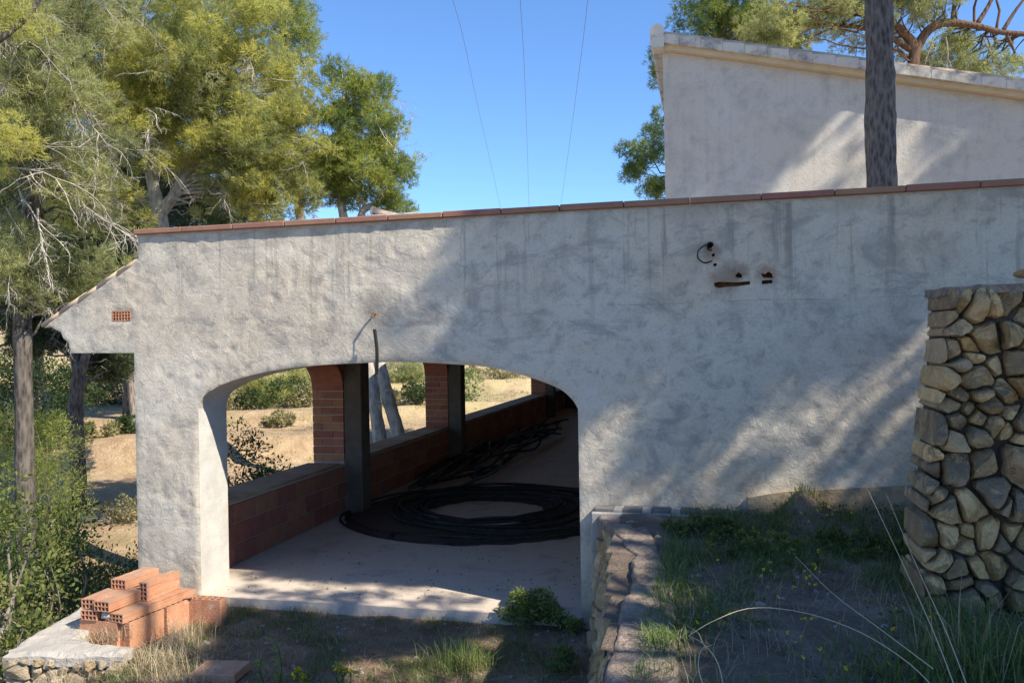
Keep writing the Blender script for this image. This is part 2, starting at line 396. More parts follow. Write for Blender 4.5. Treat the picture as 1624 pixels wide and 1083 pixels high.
def mat_ground():
    k = NM('ground', .97, .1); P = k.pos()
    a = k.noise(.16, 5, .6, P); b = k.noise(1.6, 5, .7, P); f = k.noise(14, 4, .7, P)
    c = k.ramp(b, [(.3, (.30, .20, .125)), (.5, (.44, .32, .20)), (.72, (.56, .43, .28))])
    g = k.math('MULTIPLY', k.ramp(a, [(.42, 0.), (.6, 1.)]), k.ramp(k.noise(.9, 4, .7, P), [(.42, 0.), (.6, 1.)]))
    far = k.maprange(k.sep(P)[1], 30, 38)
    c = k.mix(k.math('MULTIPLY', k.math('MULTIPLY', far, k.ramp(k.noise(.55, 5, .7, P), [(.40, 0.), (.56, 1.)])), .8), c, (.50, .43, .22))
    c = k.mix(k.math('MULTIPLY', g, .55), c, (.22, .22, .085))
    c = k.mix(k.ramp(f, [(.3, .35), (.5, 0.)]), c, (.19, .13, .08))
    k.color(c); k.bump(k.noise(9, 6, .7, P), .12); M['ground'] = k.m
mat_ground()
def mat_soil(name, a, b, stone):
    k = NM(name, .97, .1); P = k.pos()
    c = k.ramp(k.noise(5, 6, .7, P), [(.32, a), (.7, b)])
    c = k.mix(k.ramp(k.voro(38, P), [(.05, .55), (.17, 0.)]), c, stone)
    c = k.mix(k.math('MULTIPLY', k.ramp(k.noise(1.4, 4, .6, P), [(.52, 0.), (.68, 1.)]), .55), c, stone)
    k.color(c); k.bump(k.math('ADD', k.noise(16, 6, .7, P), k.math('MULTIPLY', k.noise(60, 3, .6, P), .3)), .05); M[name] = k.m
mat_soil('soil', (.17, .115, .08), (.31, .22, .155), (.40, .31, .235))
mat_soil('terrace_soil', (.12, .095, .075), (.24, .19, .15), (.50, .41, .36))

# ------------------------------------------------------------------ terrain
def H(x, y):
    x = np.asarray(x, float); y = np.asarray(y, float)
    s = -.485*x+.875*y; s = s+1.6*(n2(x, y, 9, 2, 3)-.5)*2*sstep((s-20)/8)
    knots = [(-400, -2.7), (22, -2.7), (27, -2.2), (31.5, -1.75), (32.4, -.87), (36, -.80), (36.7, -.24), (43, -.15), (44, .5),
             (52, .6), (53, 1.15), (64, 1.3), (65, 1.9), (90, 3.2), (200, 12), (600, 22)]
    t = np.interp(s, [k[0] for k in knots], [k[1] for k in knots])
    t = t+(n2(x, y, 5, 3, 9)-.5)*.5
    plate = np.where(x > -.3, .80, -.6)
    left = sstep((-6.35-x)/3.2); far = sstep((y-33)/8)*sstep((6-x)/6)
    q = np.maximum(left, far)
    return plate*(1-q)+t*q
def axis(a, b, lo, hi, fine, coarse):
    o = [a]
    while o[-1] < b:
        x = o[-1]; d = 0 if lo <= x <= hi else min(abs(x-lo), abs(x-hi))
        o.append(x+min(coarse, fine+.12*d))
    return np.array(o)
gx = axis(-420, 320, -34, -5, .45, 30); gy = axis(-60, 700, 4, 62, .45, 30)
X_, Y_ = np.meshgrid(gx, gy); Z_ = H(X_, Y_)
nx, ny = len(gx), len(gy)
idx = np.arange(nx*ny).reshape(ny, nx)
q = np.stack([idx[:-1, :-1], idx[:-1, 1:], idx[1:, 1:], idx[1:, :-1]], -1).reshape(-1, 4)
g = obj('ground', tri_mesh('ground', np.stack([X_, Y_, Z_], -1).reshape(-1, 3), M['ground'], None, q, True)); tag(g, kind='structure')

D = 7.42                                     # the facade's plane
def sheet(name, xs, ys, fn, mat, keep=None):
    X_, Y_ = np.meshgrid(xs, ys); Z_ = fn(X_, Y_); ny, nx = X_.shape
    idx = np.arange(nx*ny).reshape(ny, nx)
    q = np.stack([idx[:-1, :-1], idx[:-1, 1:], idx[1:, 1:], idx[1:, :-1]], -1).reshape(-1, 4)
    if keep is not None:
        cxy = np.stack([X_, Y_], -1).reshape(-1, 2)[q].mean(1); q = q[keep(cxy[:, 0], cxy[:, 1])]
    o = obj(name, tri_mesh(name, np.stack([X_, Y_, Z_], -1).reshape(-1, 3), mat, None, q, True)); return tag(o, kind='structure')
def drive_z(x, y): return -.115+.05*(n2(x, y, .5, 3, 21)-.5)+.05*sstep((y-6.6)/.8)*(n2(x, y, .3, 2, 4))
def terr_z(x, y): return .95+.07*(n2(x, y, .6, 3, 31)-.5)+.06*sstep((y-6.3)/1.1)+.22*np.exp(-((x-.75)**2/.02+(y-7.25)**2/.05))+.05*sstep((x-.6)/.8)*sstep((y-6.4)/.8)
sheet('driveway', np.arange(-5.75, -.55, .05), np.concatenate([np.arange(-4, 4.5, .4), np.arange(4.5, 7.60, .05)]), drive_z, M['soil'],
      lambda x, y: (y < 7.52) & ((x > -4.72) | (y > 5.75)) & (x > -5.45-(y-5.6)*.22))
sheet('terrace_ground', np.concatenate([np.arange(-.75, 3.0, .05), np.arange(3.0, 24, .5)]), np.concatenate([np.arange(-8, 2.5, .4), np.arange(2.5, 7.46, .05)]),
      terr_z, M['terrace_soil'], lambda x, y: x > np.interp(y, [3.4, 7.2], [-.45, -.85]))

# ------------------------------------------------------------------ the garage
garage = thing('garage', 'rough grey plastered garage with a wide arched opening and red coping', 'garage', (-3.4, 7.6, 0))
arch_px = [(318, 648), (319, 635), (329, 623), (362, 606), (420, 590), (492, 580), (569, 576), (636, 574), (708, 577), (780, 583), (842, 599), (886, 616), (907, 633), (916, 648)]
arch = [aty(px, py, D)[[0, 2]] for px, py in arch_px]
arch[0][0] = -5.08; arch[-1][0] = -1.16
archs = spline(arch, 70); archs[:, 0] = np.clip(archs[:, 0], -5.08, -1.16)
XL, XR, ZT = -5.82, 6.2, 3.70
eave = [(-5.76, 3.455), (-6.93, 2.815), (-6.945, 2.76), (-6.86, 2.775), (-6.80, 2.74), (-6.735, 2.715), (-6.70, 2.64), (-6.635, 2.60), (-6.615, 2.483)]
outline = [(XL, -.4), (-5.08, -.4)]+[tuple(a) for a in archs]+[(-1.16, -.4), (XR, -.4), (XR, ZT), (-5.76, ZT)]+eave+[(-5.83, 2.475)]
def resample(poly, d, closed=True):
    out = []; n = len(poly)
    for i in range(n if closed else n-1):
        a = np.array(poly[i], float); b = np.array(poly[(i+1) % n], float)
        k = max(1, int(np.linalg.norm(b-a)/d))
        out += [tuple(a+(b-a)*j/k) for j in range(k)]
    return out
def hole(pxs): return [tuple(aty(x, y, D)[[0, 2]]) for x, y in pxs]
holes = [hole([(1132, 449), (1140, 447), (1165, 448), (1189, 446), (1190, 451), (1170, 454), (1150, 455), (1140, 457), (1134, 455)]),
         hole([(1207, 434), (1214, 435), (1218, 431), (1224, 434), (1226, 441), (1210, 440)]),
         hole([(1208, 445), (1225, 444), (1225, 449), (1209, 451)]),
         hole([(1166, 437), (1171, 432), (1177, 436), (1176, 441), (1168, 440)]),
         hole([(1122, 388), (1127, 384), (1131, 390), (1127, 395), (1122, 394)]),
         hole([(1129, 403), (1134, 402), (1133, 407), (1129, 407)]),
         hole([(1131, 419), (1136, 417), (1137, 421), (1133, 423)])]
cell_vent = hole([(178, 493), (208, 493), (208, 509), (178, 509)])
holes.append(cell_vent)
ob = resample(outline, .03); hb = [resample(h, .012) for h in holes]
def inside(P, poly):
    c = np.zeros(len(P), bool); q = np.array(poly)
    x, y = P[:, 0], P[:, 1]
    for i in range(len(q)):
        a, b = q[i], q[i-1]
        k = (a[1] > y) != (b[1] > y)
        c ^= k & (x < (b[0]-a[0])*(y-a[1])/(b[1]-a[1]+1e-12)+a[0])
    return c
def mind(P, B):
    B = np.array(B); out = np.full(len(P), 9.)
    for i in range(0, len(P), 4000):
        d = P[i:i+4000, None, :]-B[None]; out[i:i+4000] = np.sqrt((d*d).sum(-1).min(1))
    return out
sp = .026
ax = np.arange(-7, 3.0, sp); az = np.arange(-.4, 3.7, sp)
GX, GZ = np.meshgrid(ax, az); pts = np.stack([GX.ravel(), GZ.ravel()], -1)+rng.uniform(-.008, .008, (GX.size, 2))
vis = (pts[:, 1] > .8) | (pts[:, 0] < -.9)
pts = pts[inside(pts, outline) & vis]
for h in holes: pts = pts[~inside(pts, h)]
pts = pts[mind(pts, ob+sum(hb, [])) > .016]
V2 = list(ob); E2 = [(i, (i+1) % len(ob)) for i in range(len(ob))]
for h in hb:
    n = len(V2); V2 += h; E2 += [(n+i, n+(i+1) % len(h)) for i in range(len(h))]
V2 = [Vector((float(a[0]), float(a[1]))) for a in V2]+[Vector((float(a), float(b))) for a, b in pts]
res = delaunay_2d_cdt(V2, E2, [], 4, 1e-6)
vv = np.array([tuple(v) for v in res[0]]); tt = np.array([t for t in res[2]], dtype=np.int32)
ctr = vv[tt].mean(1)
okm = inside(ctr, outline)
for h in holes: okm &= ~inside(ctr, h)
tt = tt[okm]
def plaster_relief(x, z):
    p = np.stack([x, z, np.zeros_like(x)], -1)
    a = fbm(p/.10, 3, 41); b = fbm(p/.23, 2, 51); c = fbm(p/1.3, 2, 61)
    amp = .35+.9*sstep((fbm(p/.6, 2, 71)-.35)/.3)
    ridge = np.abs(a-.5)*2
    return (.0085*(1-ridge)*amp + .0060*(a-.5)*2*amp + .006*(b-.5)*2 + .012*(c-.5)*2)
dist_b = mind(vv, ob+sum(hb, []))
rel = plaster_relief(vv[:, 0], vv[:, 1])*sstep(dist_b/.05)+.004*sstep(dist_b/.02)
W3 = np.stack([vv[:, 0], D-rel, vv[:, 1]], -1)
a_ = W3[tt]; nrm = np.cross(a_[:, 1]-a_[:, 0], a_[:, 2]-a_[:, 0])
flip = nrm[:, 1] > 0; tt[flip] = tt[flip][:, ::-1]
wall = obj('wall', tri_mesh('wall', W3, M['plaster'], None, tt, True), garage)
TH = .50
# thickness: the outer sides and back of the facade (not the arch), and the smooth arch reveal
edge = MB(); loop = outline
for i in range(len(loop)):
    a, b = loop[i], loop[(i+1) % len(loop)]
    if 1 <= i < 2+len(archs): continue
    th = TH
    edge.add([(a[0], D, a[1]), (b[0], D, b[1]), (b[0], D+th, b[1]), (a[0], D+th, a[1])], [(0, 1, 2, 3)])
T = tessellate_polygon([[Vector((p[0], p[1], 0)) for p in outline]])
edge.add([(p[0], D+TH, p[1]) for p in outline], [tuple(t) for t in T])
edge.build('wall_side', M['plaster'], garage)
rv = MB(); prof = [(-5.08, -.4)]+[tuple(a) for a in archs]+[(-1.16, -.4)]
prof = resample(prof, .05, False)+[(-1.16, -.4)]
for i in range(len(prof)-1):
    a, b = prof[i], prof[i+1]
    for k in range(8):
        y0, y1 = D+TH*k/8, D+TH*(k+1)/8
        w_ = lambda p, y: (p[0]+.012*(n2(p[1], y, .15, 2, 5)-.5)*(1 if .01 < y-D < TH-.01 else 0), y, p[1])
        rv.add([w_(a, y0), w_(b, y0), w_(b, y1), w_(a, y1)], [(0, 1, 2, 3)])
rv.build('arch_reveal', M['reveal'], garage, smooth=True)
for h in hb[:-1]:
    cav = MB()
    n = len(h); dpt = .09
    cav.add([(p[0], D-.001, p[1]) for p in h]+[(p[0], D+dpt, p[1]) for p in h],
            [(i, (i+1) % n, (i+1) % n+n, i+n) for i in range(n)])
    T = tessellate_polygon([[Vector((p[0], p[1], 0)) for p in h]])
    cav.add([(p[0], D+dpt, p[1]) for p in h], [tuple(t) for t in T])
    cav.build('chiselled_slot', M['rust'], garage)
# perforated vent brick set flush in the eave gable
def grid_block(name, xs, zs, hollow, y0, y1, mat, back=None):
    """block with through cells: xs, zs are grid lines, hollow(i,j) says which cells are open"""
    mb = MB(); nx, nz = len(xs)-1, len(zs)-1
    hl = lambda i, j: 0 <= i < nx and 0 <= j < nz and hollow(i, j)
    solid = lambda i, j: 0 <= i < nx and 0 <= j < nz and not hollow(i, j)
    for i in range(nx):
        for j in range(nz):
            x0, x1, z0, z1 = xs[i], xs[i+1], zs[j], zs[j+1]
            if solid(i, j):
                mb.add([(x0, y0, z0), (x1, y0, z0), (x1, y0, z1), (x0, y0, z1)], [(0, 1, 2, 3)])
                mb.add([(x0, y1, z0), (x1, y1, z0), (x1, y1, z1), (x0, y1, z1)], [(3, 2, 1, 0)])
                if not solid(i-1, j): mb.add([(x0, y0, z0), (x0, y0, z1), (x0, y1, z1), (x0, y1, z0)], [(0, 1, 2, 3)])
                if not solid(i+1, j): mb.add([(x1, y0, z0), (x1, y1, z0), (x1, y1, z1), (x1, y0, z1)], [(0, 1, 2, 3)])
                if not solid(i, j-1): mb.add([(x0, y0, z0), (x0, y1, z0), (x1, y1, z0), (x1, y0, z0)], [(0, 1, 2, 3)])
                if not solid(i, j+1): mb.add([(x0, y0, z1), (x1, y0, z1), (x1, y1, z1), (x0, y1, z1)], [(0, 1, 2, 3)])
            elif back is not None:
                mb.add([(x0, back, z0), (x1, back, z0), (x1, back, z1), (x0, back, z1)], [(0, 1, 2, 3)])
    me = mesh_of(name, mb.v, mb.f, mat); return me
vx0, vx1 = cell_vent[0][0]+.003, cell_vent[1][0]-.003; vz0, vz1 = cell_vent[2][1]+.003, cell_vent[0][1]-.003
def lines(a, b, n, wall_):
    c = (b-a-(n+1)*wall_)/n; o = [a]
    for k in range(n): o += [o[-1]+wall_, o[-1]+wall_+c]
    o.append(b); return o
obj('vent_brick', grid_block('vent_brick', lines(vx0, vx1, 6, .011), lines(vz0, vz1, 3, .009), lambda i, j: i % 2 == 1 and j % 2 == 1, D-.006, D+.10, M['hollow_brick'], D+.06), garage)
# coping tiles
xs_ = -5.78; k = 0
while xs_ < XR:
    L = .575+random.uniform(-.03, .03)
    mb = MB(); j = random.uniform(-.004, .004)
    mb.cbox(xs_, xs_+L-.007, D-.045+j, D+TH+.04, ZT+.003, ZT+.057+j, .006)
    mb.build('coping_tile', M['coping'], garage); xs_ += L
# mortar bed under the coping
mb = MB(); mb.box(-5.75, XR-.01, D-.004, D+TH, ZT-.03, ZT+.004); mb.build('coping_bed', M['mortar'], garage)
# porch overhang behind the gable, with its roof tiles
mb = MB(); mb.prism([(p[0]+(.012 if p[0] < -6 else 0), p[1]-.01) for p in eave]+[(-5.852, 2.475), (-5.852, 3.42)], lambda u, v: (u, D+TH, v), lambda u, v: (u, 31.0, v))
mb.build('eave_overhang', M['plaster'], garage)
def half_barrel(L, r0_, r1_, t=.014, n=8):
    mb = MB(); V = []
    for (x, r, t_) in ((0, r0_, 0), (L, r1_, 0)):
        for rr in (r, r-t):
            for k in range(n+1):
                a = math.pi*k/n; V.append((x, math.cos(a)*rr, math.sin(a)*rr*.75))
    m_ = n+1; Fc = []
    for k in range(n):
        Fc += [(k, k+1, 2*m_+k+1, 2*m_+k), (m_+k, 3*m_+k, 3*m_+k+1, m_+k+1), (k, m_+k, m_+k+1, k+1), (2*m_+k, 2*m_+k+1, 3*m_+k+1, 3*m_+k)]
    Fc += [(0, 2*m_, 3*m_, m_), (n, m_+n, 3*m_+n, 2*m_+n)]
    mb.add(V, Fc); return mb
tile_me = None
sv = np.array([-5.76+6.93, 3.455-2.815]); slope = math.atan2(sv[1], sv[0]); Ls = np.hypot(*sv)
hb_ = half_barrel(.34, .105, .085); tile_me = mesh_of('roof_tile', hb_.v, hb_.f, M['roof_tile'], True); fix_normals(tile_me)
for row in range(7):
    for c_ in range(5):
        d_ = -.03+c_*.272
        o = bpy.data.objects.new('roof_tile', tile_me)
        link(o, garage, (-6.93+d_*math.cos(slope), D+.085+row*.235, 2.815+d_*math.sin(slope)-.035+.012*(c_ % 2)))
        o.rotation_euler = (0, -slope-.035, random.uniform(-.02, .02))
# floor slab, inner walls, roof
mb = MB(); mb.prism([(-5.085, 7.372), (-4.4, 7.36), (-3.5, 7.378), (-2.6, 7.362), (-1.9, 7.38), (-1.155, 7.37), (-1.155, 7.93), (-.9, 7.93), (-.9, 31), (-5.85, 31), (-5.85, 7.93), (-5.085, 7.93)],
                    lambda u, v: (u, v, -.13), lambda u, v: (u, v, 0.0))
mb.build('floor_slab', M['concrete'], garage)
mb = MB(); mb.box(-6.0, -.6, 7.922, 31.3, 3.2, 3.42); mb.build('roof_slab', M['concrete'], garage)
mb = MB(); mb.box(-.9, -.62, 7.922, 31.0, -.1, 3.198); mb.build('side_wall', M['concrete'], garage)
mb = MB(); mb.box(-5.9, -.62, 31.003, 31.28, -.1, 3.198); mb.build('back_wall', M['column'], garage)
XI, XO = -5.34, -5.85
piers = [(7.925, 8.20), (11.40, 12.0), (16.50, 17.1), (27.2, 27.8), (30.7, 31.0)]
lw = MB(); lw.box(XO, XI-.012, 7.924, 31, -.12, .715)
low = lw.build('low_wall', M['mortar'], garage)
bm_ = MB(); bm_.cbox(0, .02, 0, .485, 0, .222, .004)
blk = mesh_of('block', bm_.v, bm_.f, M['block_red']); fix_normals(blk)
for c_ in range(3):
    y = 7.94-(.25 if c_ % 2 else 0)
    while y < 30.4:
        if y > 7.90:
            link(bpy.data.objects.new('block', blk), low, (XI-.016+random.uniform(-.002, .002), y, .012+c_*.236))
        y += .497
y = 7.94
lb = MB(); lb.cbox(0, .52, 0, .325, 0, .032, .004); lbm = mesh_of('ledge_tile', lb.v, lb.f, M['ledge']); fix_normals(lbm)
mb = MB(); mb.box(XO, XI+.006, 7.926, 30.9, .717, .738); mb.build('ledge_bed', M['mortar'], low)
while y < 30.5:
    if not any(a-.1 < y+.1 < b-.1 for a, b in piers[1:4]):
        o = link(bpy.data.objects.new('ledge_tile', lbm), low, (XO-.008, y, .7385)); o.rotation_euler = (0, random.uniform(-.004, .004), random.uniform(-.01, .01))
    y += .332
lint = MB()
for (a, b), (c, d) in zip(piers[:-1], piers[1:]):
    y0, y1 = b, c; r_ = .40; zt = 2.26
    pl = [(y0, zt-r_)]+[(y0+r_-r_*math.cos(t), zt-r_+r_*math.sin(t)) for t in np.linspace(.1, math.pi/2, 8)]
    pl += [(y1-r_+r_*math.cos(t), zt-r_+r_*math.sin(t)) for t in np.linspace(math.pi/2, .1, 8)]+[(y1, zt-r_), (y1, 3.195), (y0, 3.195)]
    lint.prism(pl, lambda u, v: (XO, u, v), lambda u, v: (XI-.004, u, v))
lint.build('lintel', M['brick_red'], garage)
for (a, b) in piers:
    mb = MB(); mb.box(XO+.008, XI-.008, a+.012, b-.004, .735, 3.19); pr = mb.build('pier', M['mortar'], garage)
    if a < 8 or a > 30: continue
    z = .775; c_ = 0
    while z < 3.1:
        lens = [.335, .155] if c_ % 2 else [.155, .335]
        x = XO+.004
        for L in lens:
            q_ = MB(); q_.cbox(x, x+L, a-.001+random.uniform(-.003, .003), a+.10, z, z+.103, .005)
            q_.build('brick', M['brick_red'], pr); x += L+.013
        z += .118; c_ += 1
    mb = MB(); mb.cbox(XI+.001, XI+.285, a+.012, a+.32, .0, 3.198, .012); mb.build('column', M['column'], garage)
# loose flat tiles on the ledge
t_ = MB(); t_.cbox(0, .30, 0, .42, 0, .025, .004)
for (x, y, z, rz, lb_) in ((-5.80, 8.25, .772, .12, 'flat brown tile lying on the window ledge next to the lit pillar'),):
    o = t_.build('loose_tile', M['ledge'], None); o.location = (x, y, z); o.rotation_euler = (0, 0, rz); tag(o, lb_, 'tile')
# footing strip and kerb where the terrace meets the facade
mb = MB(); p0 = aty(1195, 775, D); p1 = aty(1450, 760, D)
mb.prism([(p0[0]-.05, 1.13), (p0[0]+.25, 1.19), (p1[0]+.3, 1.285), (p1[0]+.3, .8), (p0[0]-.05, .8)], lambda u, v: (u, D-.04, v), lambda u, v: (u, D+.01, v))
mb.build('footing', M['footing'], garage)
kerb = thing('kerb', 'low plaster kerb topped with alternating dark tiles at the foot of the wall', 'kerb', (-.3, 7.3, .9))
mb = MB(); mb.cbox(-1.03, .52, 7.20, D+.02, .55, 1.0, .012); mb.build('kerb_base', M['kerb'], kerb)
x = -1.0; k = 0
while x < .45:
    L = .165 if k % 2 == 0 else .085
    mb = MB(); mb.cbox(x, x+L-.004, 7.235, D-.012, .998, 1.03 if k % 2 == 0 else 1.022, .004)
    mb.build('cap_tile', M['dark_tile'] if k % 2 == 0 else M['kerb'], kerb); x += L; k += 1

# cables on the facade
c = thing('hanging_cable', 'short black cable hanging from a hook above the arch', 'cable', aty(595, 560, D-.1))
h0 = aty(596, 499, D); mb = MB()
mb.tube([h0+[0, .03, 0], h0+[.0, -.06, .01], h0+[-.0, -.10, -.03]], .011, 6); mb.build('hook', M['rust'], c)
h1 = aty(594, 522, D-.12); h2 = aty(597, 594, D-.12); mb = MB()
mb.tube(spline([h1, h1*.6+h2*.4+[.015, 0, 0], h2*.75+h1*.25+[.01, 0, 0], h2], 10), .017, 8); mb.build('cord', M['black'], c)
mb = MB(); mb.tube([h0+[0, -.10, -.03], h1+[0, 0, .0]], .004, 5); mb.build('wire', M['cable'], c)
lp = thing('wire_loop', 'thin dark wire curling out of small holes in the wall', 'wire', aty(1120, 400, D))
mb = MB(); W_ = lambda px, py, o: aty(px, py, D-o)
mb.tube(spline([W_(1127, 389, -.03), W_(1118, 389, .03), W_(1109, 396, .045), W_(1106, 404, .045), W_(1109, 412, .04), W_(1118, 417, .03), W_(1126, 415, .02), W_(1131, 413, -.02)], 24), .006, 6); mb.build('strand', M['black'], lp)
mb = MB(); mb.tube(spline([W_(1132, 391, -.02), W_(1129, 385, .03), W_(1123, 386, .035), W_(1122, 394, .03), W_(1127, 397, .01), W_(1133, 393, -.02)], 18), .006, 6); mb.build('strand', M['black'], lp)

# ------------------------------------------------------------------ the upper house
HY = 14.0
house = thing('house', 'pale plastered house behind the garage with a sloping tiled roof edge', 'house', (4, 16, .8))
pa = aty(1051, 82, HY); pb = aty(1624, 160, HY); sl_ = (pb[2]-pa[2])/(pb[0]-pa[0])
hx0, hx1 = pa[0], 11.0; zt = lambda x: pa[2]+(x-pa[0])*sl_
mb = MB(); mb.prism([(hx0, .3), (hx1, .3), (hx1, zt(hx1)), (hx0, zt(hx0))], lambda u, v: (u, HY, v), lambda u, v: (u, HY+8, v))
hw = mb.build('wall', M['house_plaster'], house)
mb = MB(); mb.prism([(hx0-.10, zt(hx0-.1)+.004), (hx1, zt(hx1)+.004), (hx1, zt(hx1)+.085), (hx0-.10, zt(hx0-.1)+.085)], lambda u, v: (u, HY-.13, v), lambda u, v: (u, HY+8.1, v))
mb.build('fascia', M['fascia'], house)
x = hx0-.06; k = 0; ang = math.atan(sl_)
while x < hx1-.3:
    L = .345
    mb = MB(); mb.prism([(x, zt(x)+.087), (x+L-.004, zt(x+L)+.087), (x+L-.004, zt(x+L)+.232+.012), (x, zt(x)+.222)], lambda u, v: (u, HY-.20+random.uniform(-.004, .004), v), lambda u, v: (u, HY+.10, v))
    mb.build('verge_tile', M['verge'], house)
    hb2 = half_barrel(.38, .115, .10); o = hb2.build('roof_tile', M['roof_tile'], house, smooth=True)
    o.location = Vector((x-.02, HY-.085, zt(x)+.215)) - WL[house.name]; o.rotation_euler = (0, -ang-.05, 0)
    x += L; k += 1
mb = MB(); mb.prism([(hx0-.1, zt(hx0)+.20), (hx1, zt(hx1)+.20), (hx1, zt(hx1)+.26), (hx0-.1, zt(hx0)+.26)], lambda u, v: (u, HY+.101, v), lambda u, v: (u, HY+8.1, v)); mb.build('roof', M['roof_tile'], house)
mb = MB(); cxr = hx0-.08; zb = zt(hx0)+.05
ridge = [(cxr-.115, zb+.05), (cxr-.10, zb-.02), (cxr-.06, zb-.045), (cxr+.115, zb-.06), (cxr+.115, zb+.22)]+[(cxr+.115*math.cos(t), zb+.22+.125*math.sin(t)) for t in np.linspace(.3, math.pi, 10)]
mb.prism(ridge, lambda u, v: (u, HY-.22, v), lambda u, v: (u, HY+8, v)); mb.build('ridge_cap', M['verge'], house)
# clay ridge end on the garage roof behind the coping
cw = thing('roof_cowl', 'small pale clay ridge tile showing above the red coping', 'roof tile', (-4.9, 12, 3.42))
c0 = aty(592, 334, 12)
mb = MB(); mb.cbox(c0[0]-.12, c0[0]+.75, 11.95, 12.6, 3.42, c0[2]-.07, .01); mb.build('base', M['verge'], cw)
hb3 = half_barrel(.62, .15, .12); o = hb3.build('barrel_tile', M['roof_tile'], cw, smooth=True); o.location = Vector((c0[0]-.10, 12.15, c0[2]-.03))-WL[cw.name]; o.rotation_euler = (0, .20, .35)
mb = MB(); mb.prism([(-.11, 0), (.11, 0), (.10, .07), (.05, .11), (-.05, .11), (-.10, .07)], lambda u, v: (c0[0]-.06, 12.12+u, c0[2]-.05+v*1.2), lambda u, v: (c0[0]-.03, 12.12+u, c0[2]-.05+v*1.2)); mb.build('end_plug', M['mortar'], cw)
# ------------------------------------------------------------------ stone walls
def clip_half(poly, a, b, c):
    """keep a*x+b*y<=c"""
    out = []; n = len(poly)
    for i in range(n):
        p, q_ = poly[i], poly[(i+1) % n]; dp = a*p[0]+b*p[1]-c; dq = a*q_[0]+b*q_[1]-c
        if dp <= 0: out.append(p)
        if (dp < 0 < dq) or (dq < 0 < dp):
            t = dp/(dp-dq); out.append((p[0]+(q_[0]-p[0])*t, p[1]+(q_[1]-p[1])*t))
    return out
def voronoi(seeds, outline_, wamp=.0, seed=1):
    cells = []; wr = np.random.default_rng(seed).uniform(-wamp, wamp, len(seeds))
    for i, s_ in enumerate(seeds):
        c = list(outline_)
        for j, o in enumerate(seeds):
            if i == j or abs(o[0]-s_[0])+abs(o[1]-s_[1]) > 1.6: continue
            a, b = o[0]-s_[0], o[1]-s_[1]
            c = clip_half(c, a, b, a*(o[0]+s_[0])/2+b*(o[1]+s_[1])/2+(wr[i]-wr[j])*(a*a+b*b)*.5)
            if len(c) < 3: break
        cells.append(c if len(c) >= 3 else None)
    return cells
def poly_area(p):
    p = np.asarray(p); x, y = p[:, 0], p[:, 1]; return .5*np.sum(x*np.roll(y, -1)-np.roll(x, -1)*y)
def stone(parent, cell, fn, mat, gap, rise, depth, seed, calm=1.0):
    """one stone: a rounded irregular block over a Voronoi cell; fn maps (u,v,w) to the world, w is out of the wall"""
    rs = np.random.default_rng(seed)
    c = np.array(cell); A = poly_area(c)
    if abs(A) < .0009: return
    if A < 0: c = c[::-1]
    size = math.sqrt(abs(A)); ctr_ = c.mean(0)
    # drop tiny edges, cut corners
    keep = [c[0]]
    for p in c[1:]:
        if np.linalg.norm(p-keep[-1]) > .22*size: keep.append(p)
    if len(keep) < 3: keep = list(c)
    c = np.array(keep); ctr_ = c.mean(0)
    d = np.linalg.norm(c-ctr_, axis=1, keepdims=True)
    c = ctr_+(c-ctr_)*np.clip(1-gap*rs.uniform(.3, 2.2, (len(c), 1))/np.maximum(d, .02), .5, 1)
    out = []
    for i in range(len(c)):
        p, nx_ = c[i], c[(i+1) % len(c)]; k = rs.uniform(.06, .2)
        out += [p+(nx_-p)*k, p+(nx_-p)*.5+rs.normal(0, .03*size, 2), nx_+(p-nx_)*rs.uniform(.06, .2)]
    c = np.array(out); n = len(c); V = []
    off = rs.uniform(-.6, .5)*rise*calm
    # broken faces: the front is the lowest of a few tilted planes, so it shows flat facets and arrises
    nf = rs.integers(3, 6); pl_ = [(rise*rs.uniform(.9, 1.15), rs.normal(0, .10, 2))]
    for _ in range(nf):
        a_ = rs.uniform(0, 2*math.pi); s_ = rs.uniform(.4, 1.3)*calm; pl_.append((rise*rs.uniform(.85, 1.5), s_*np.array([math.cos(a_), math.sin(a_)])))
    def face(q_): return max(.15*rise, min(h_-g_@(q_-ctr_) for h_, g_ in pl_))
    rings = [(-depth, .90), (-.3*rise, 1.0), (.45, .965), (.9, .84), (1, .58), (1, .28)]
    for ri, (w_, k) in enumerate(rings):
        for p in c:
            q_ = ctr_+(p-ctr_)*k
            if ri == 0: ww = w_
            elif ri == 1: ww = w_+off
            else: ww = face(q_)*(w_ if ri == 2 else 1)+off+(rs.normal(0, .012*size) if ri > 2 else 0)
            V.append(fn(q_[0], q_[1], ww))
    V.append(fn(ctr_[0], ctr_[1], face(ctr_)+off))
    V = np.array(V); am = .11*size
    V = V+am*np.stack([fbm(V/.075+k_*7.7, 3, 60+k_)-.5 for k_ in range(3)], -1)
    Fc = []
    for r_ in range(len(rings)-1):
        for i in range(n): Fc.append((r_*n+i, r_*n+(i+1) % n, (r_+1)*n+(i+1) % n, (r_+1)*n+i))
    l_ = (len(rings)-1)*n
    Fc += [(l_+i, l_+(i+1) % n, len(V)-1) for i in range(n)]
    me = mesh_of('stone', V, Fc, mat, True); fix_normals(me)
    try: me.set_sharp_from_angle(angle=R(32))
    except Exception: pass
    return obj('stone', me, parent)

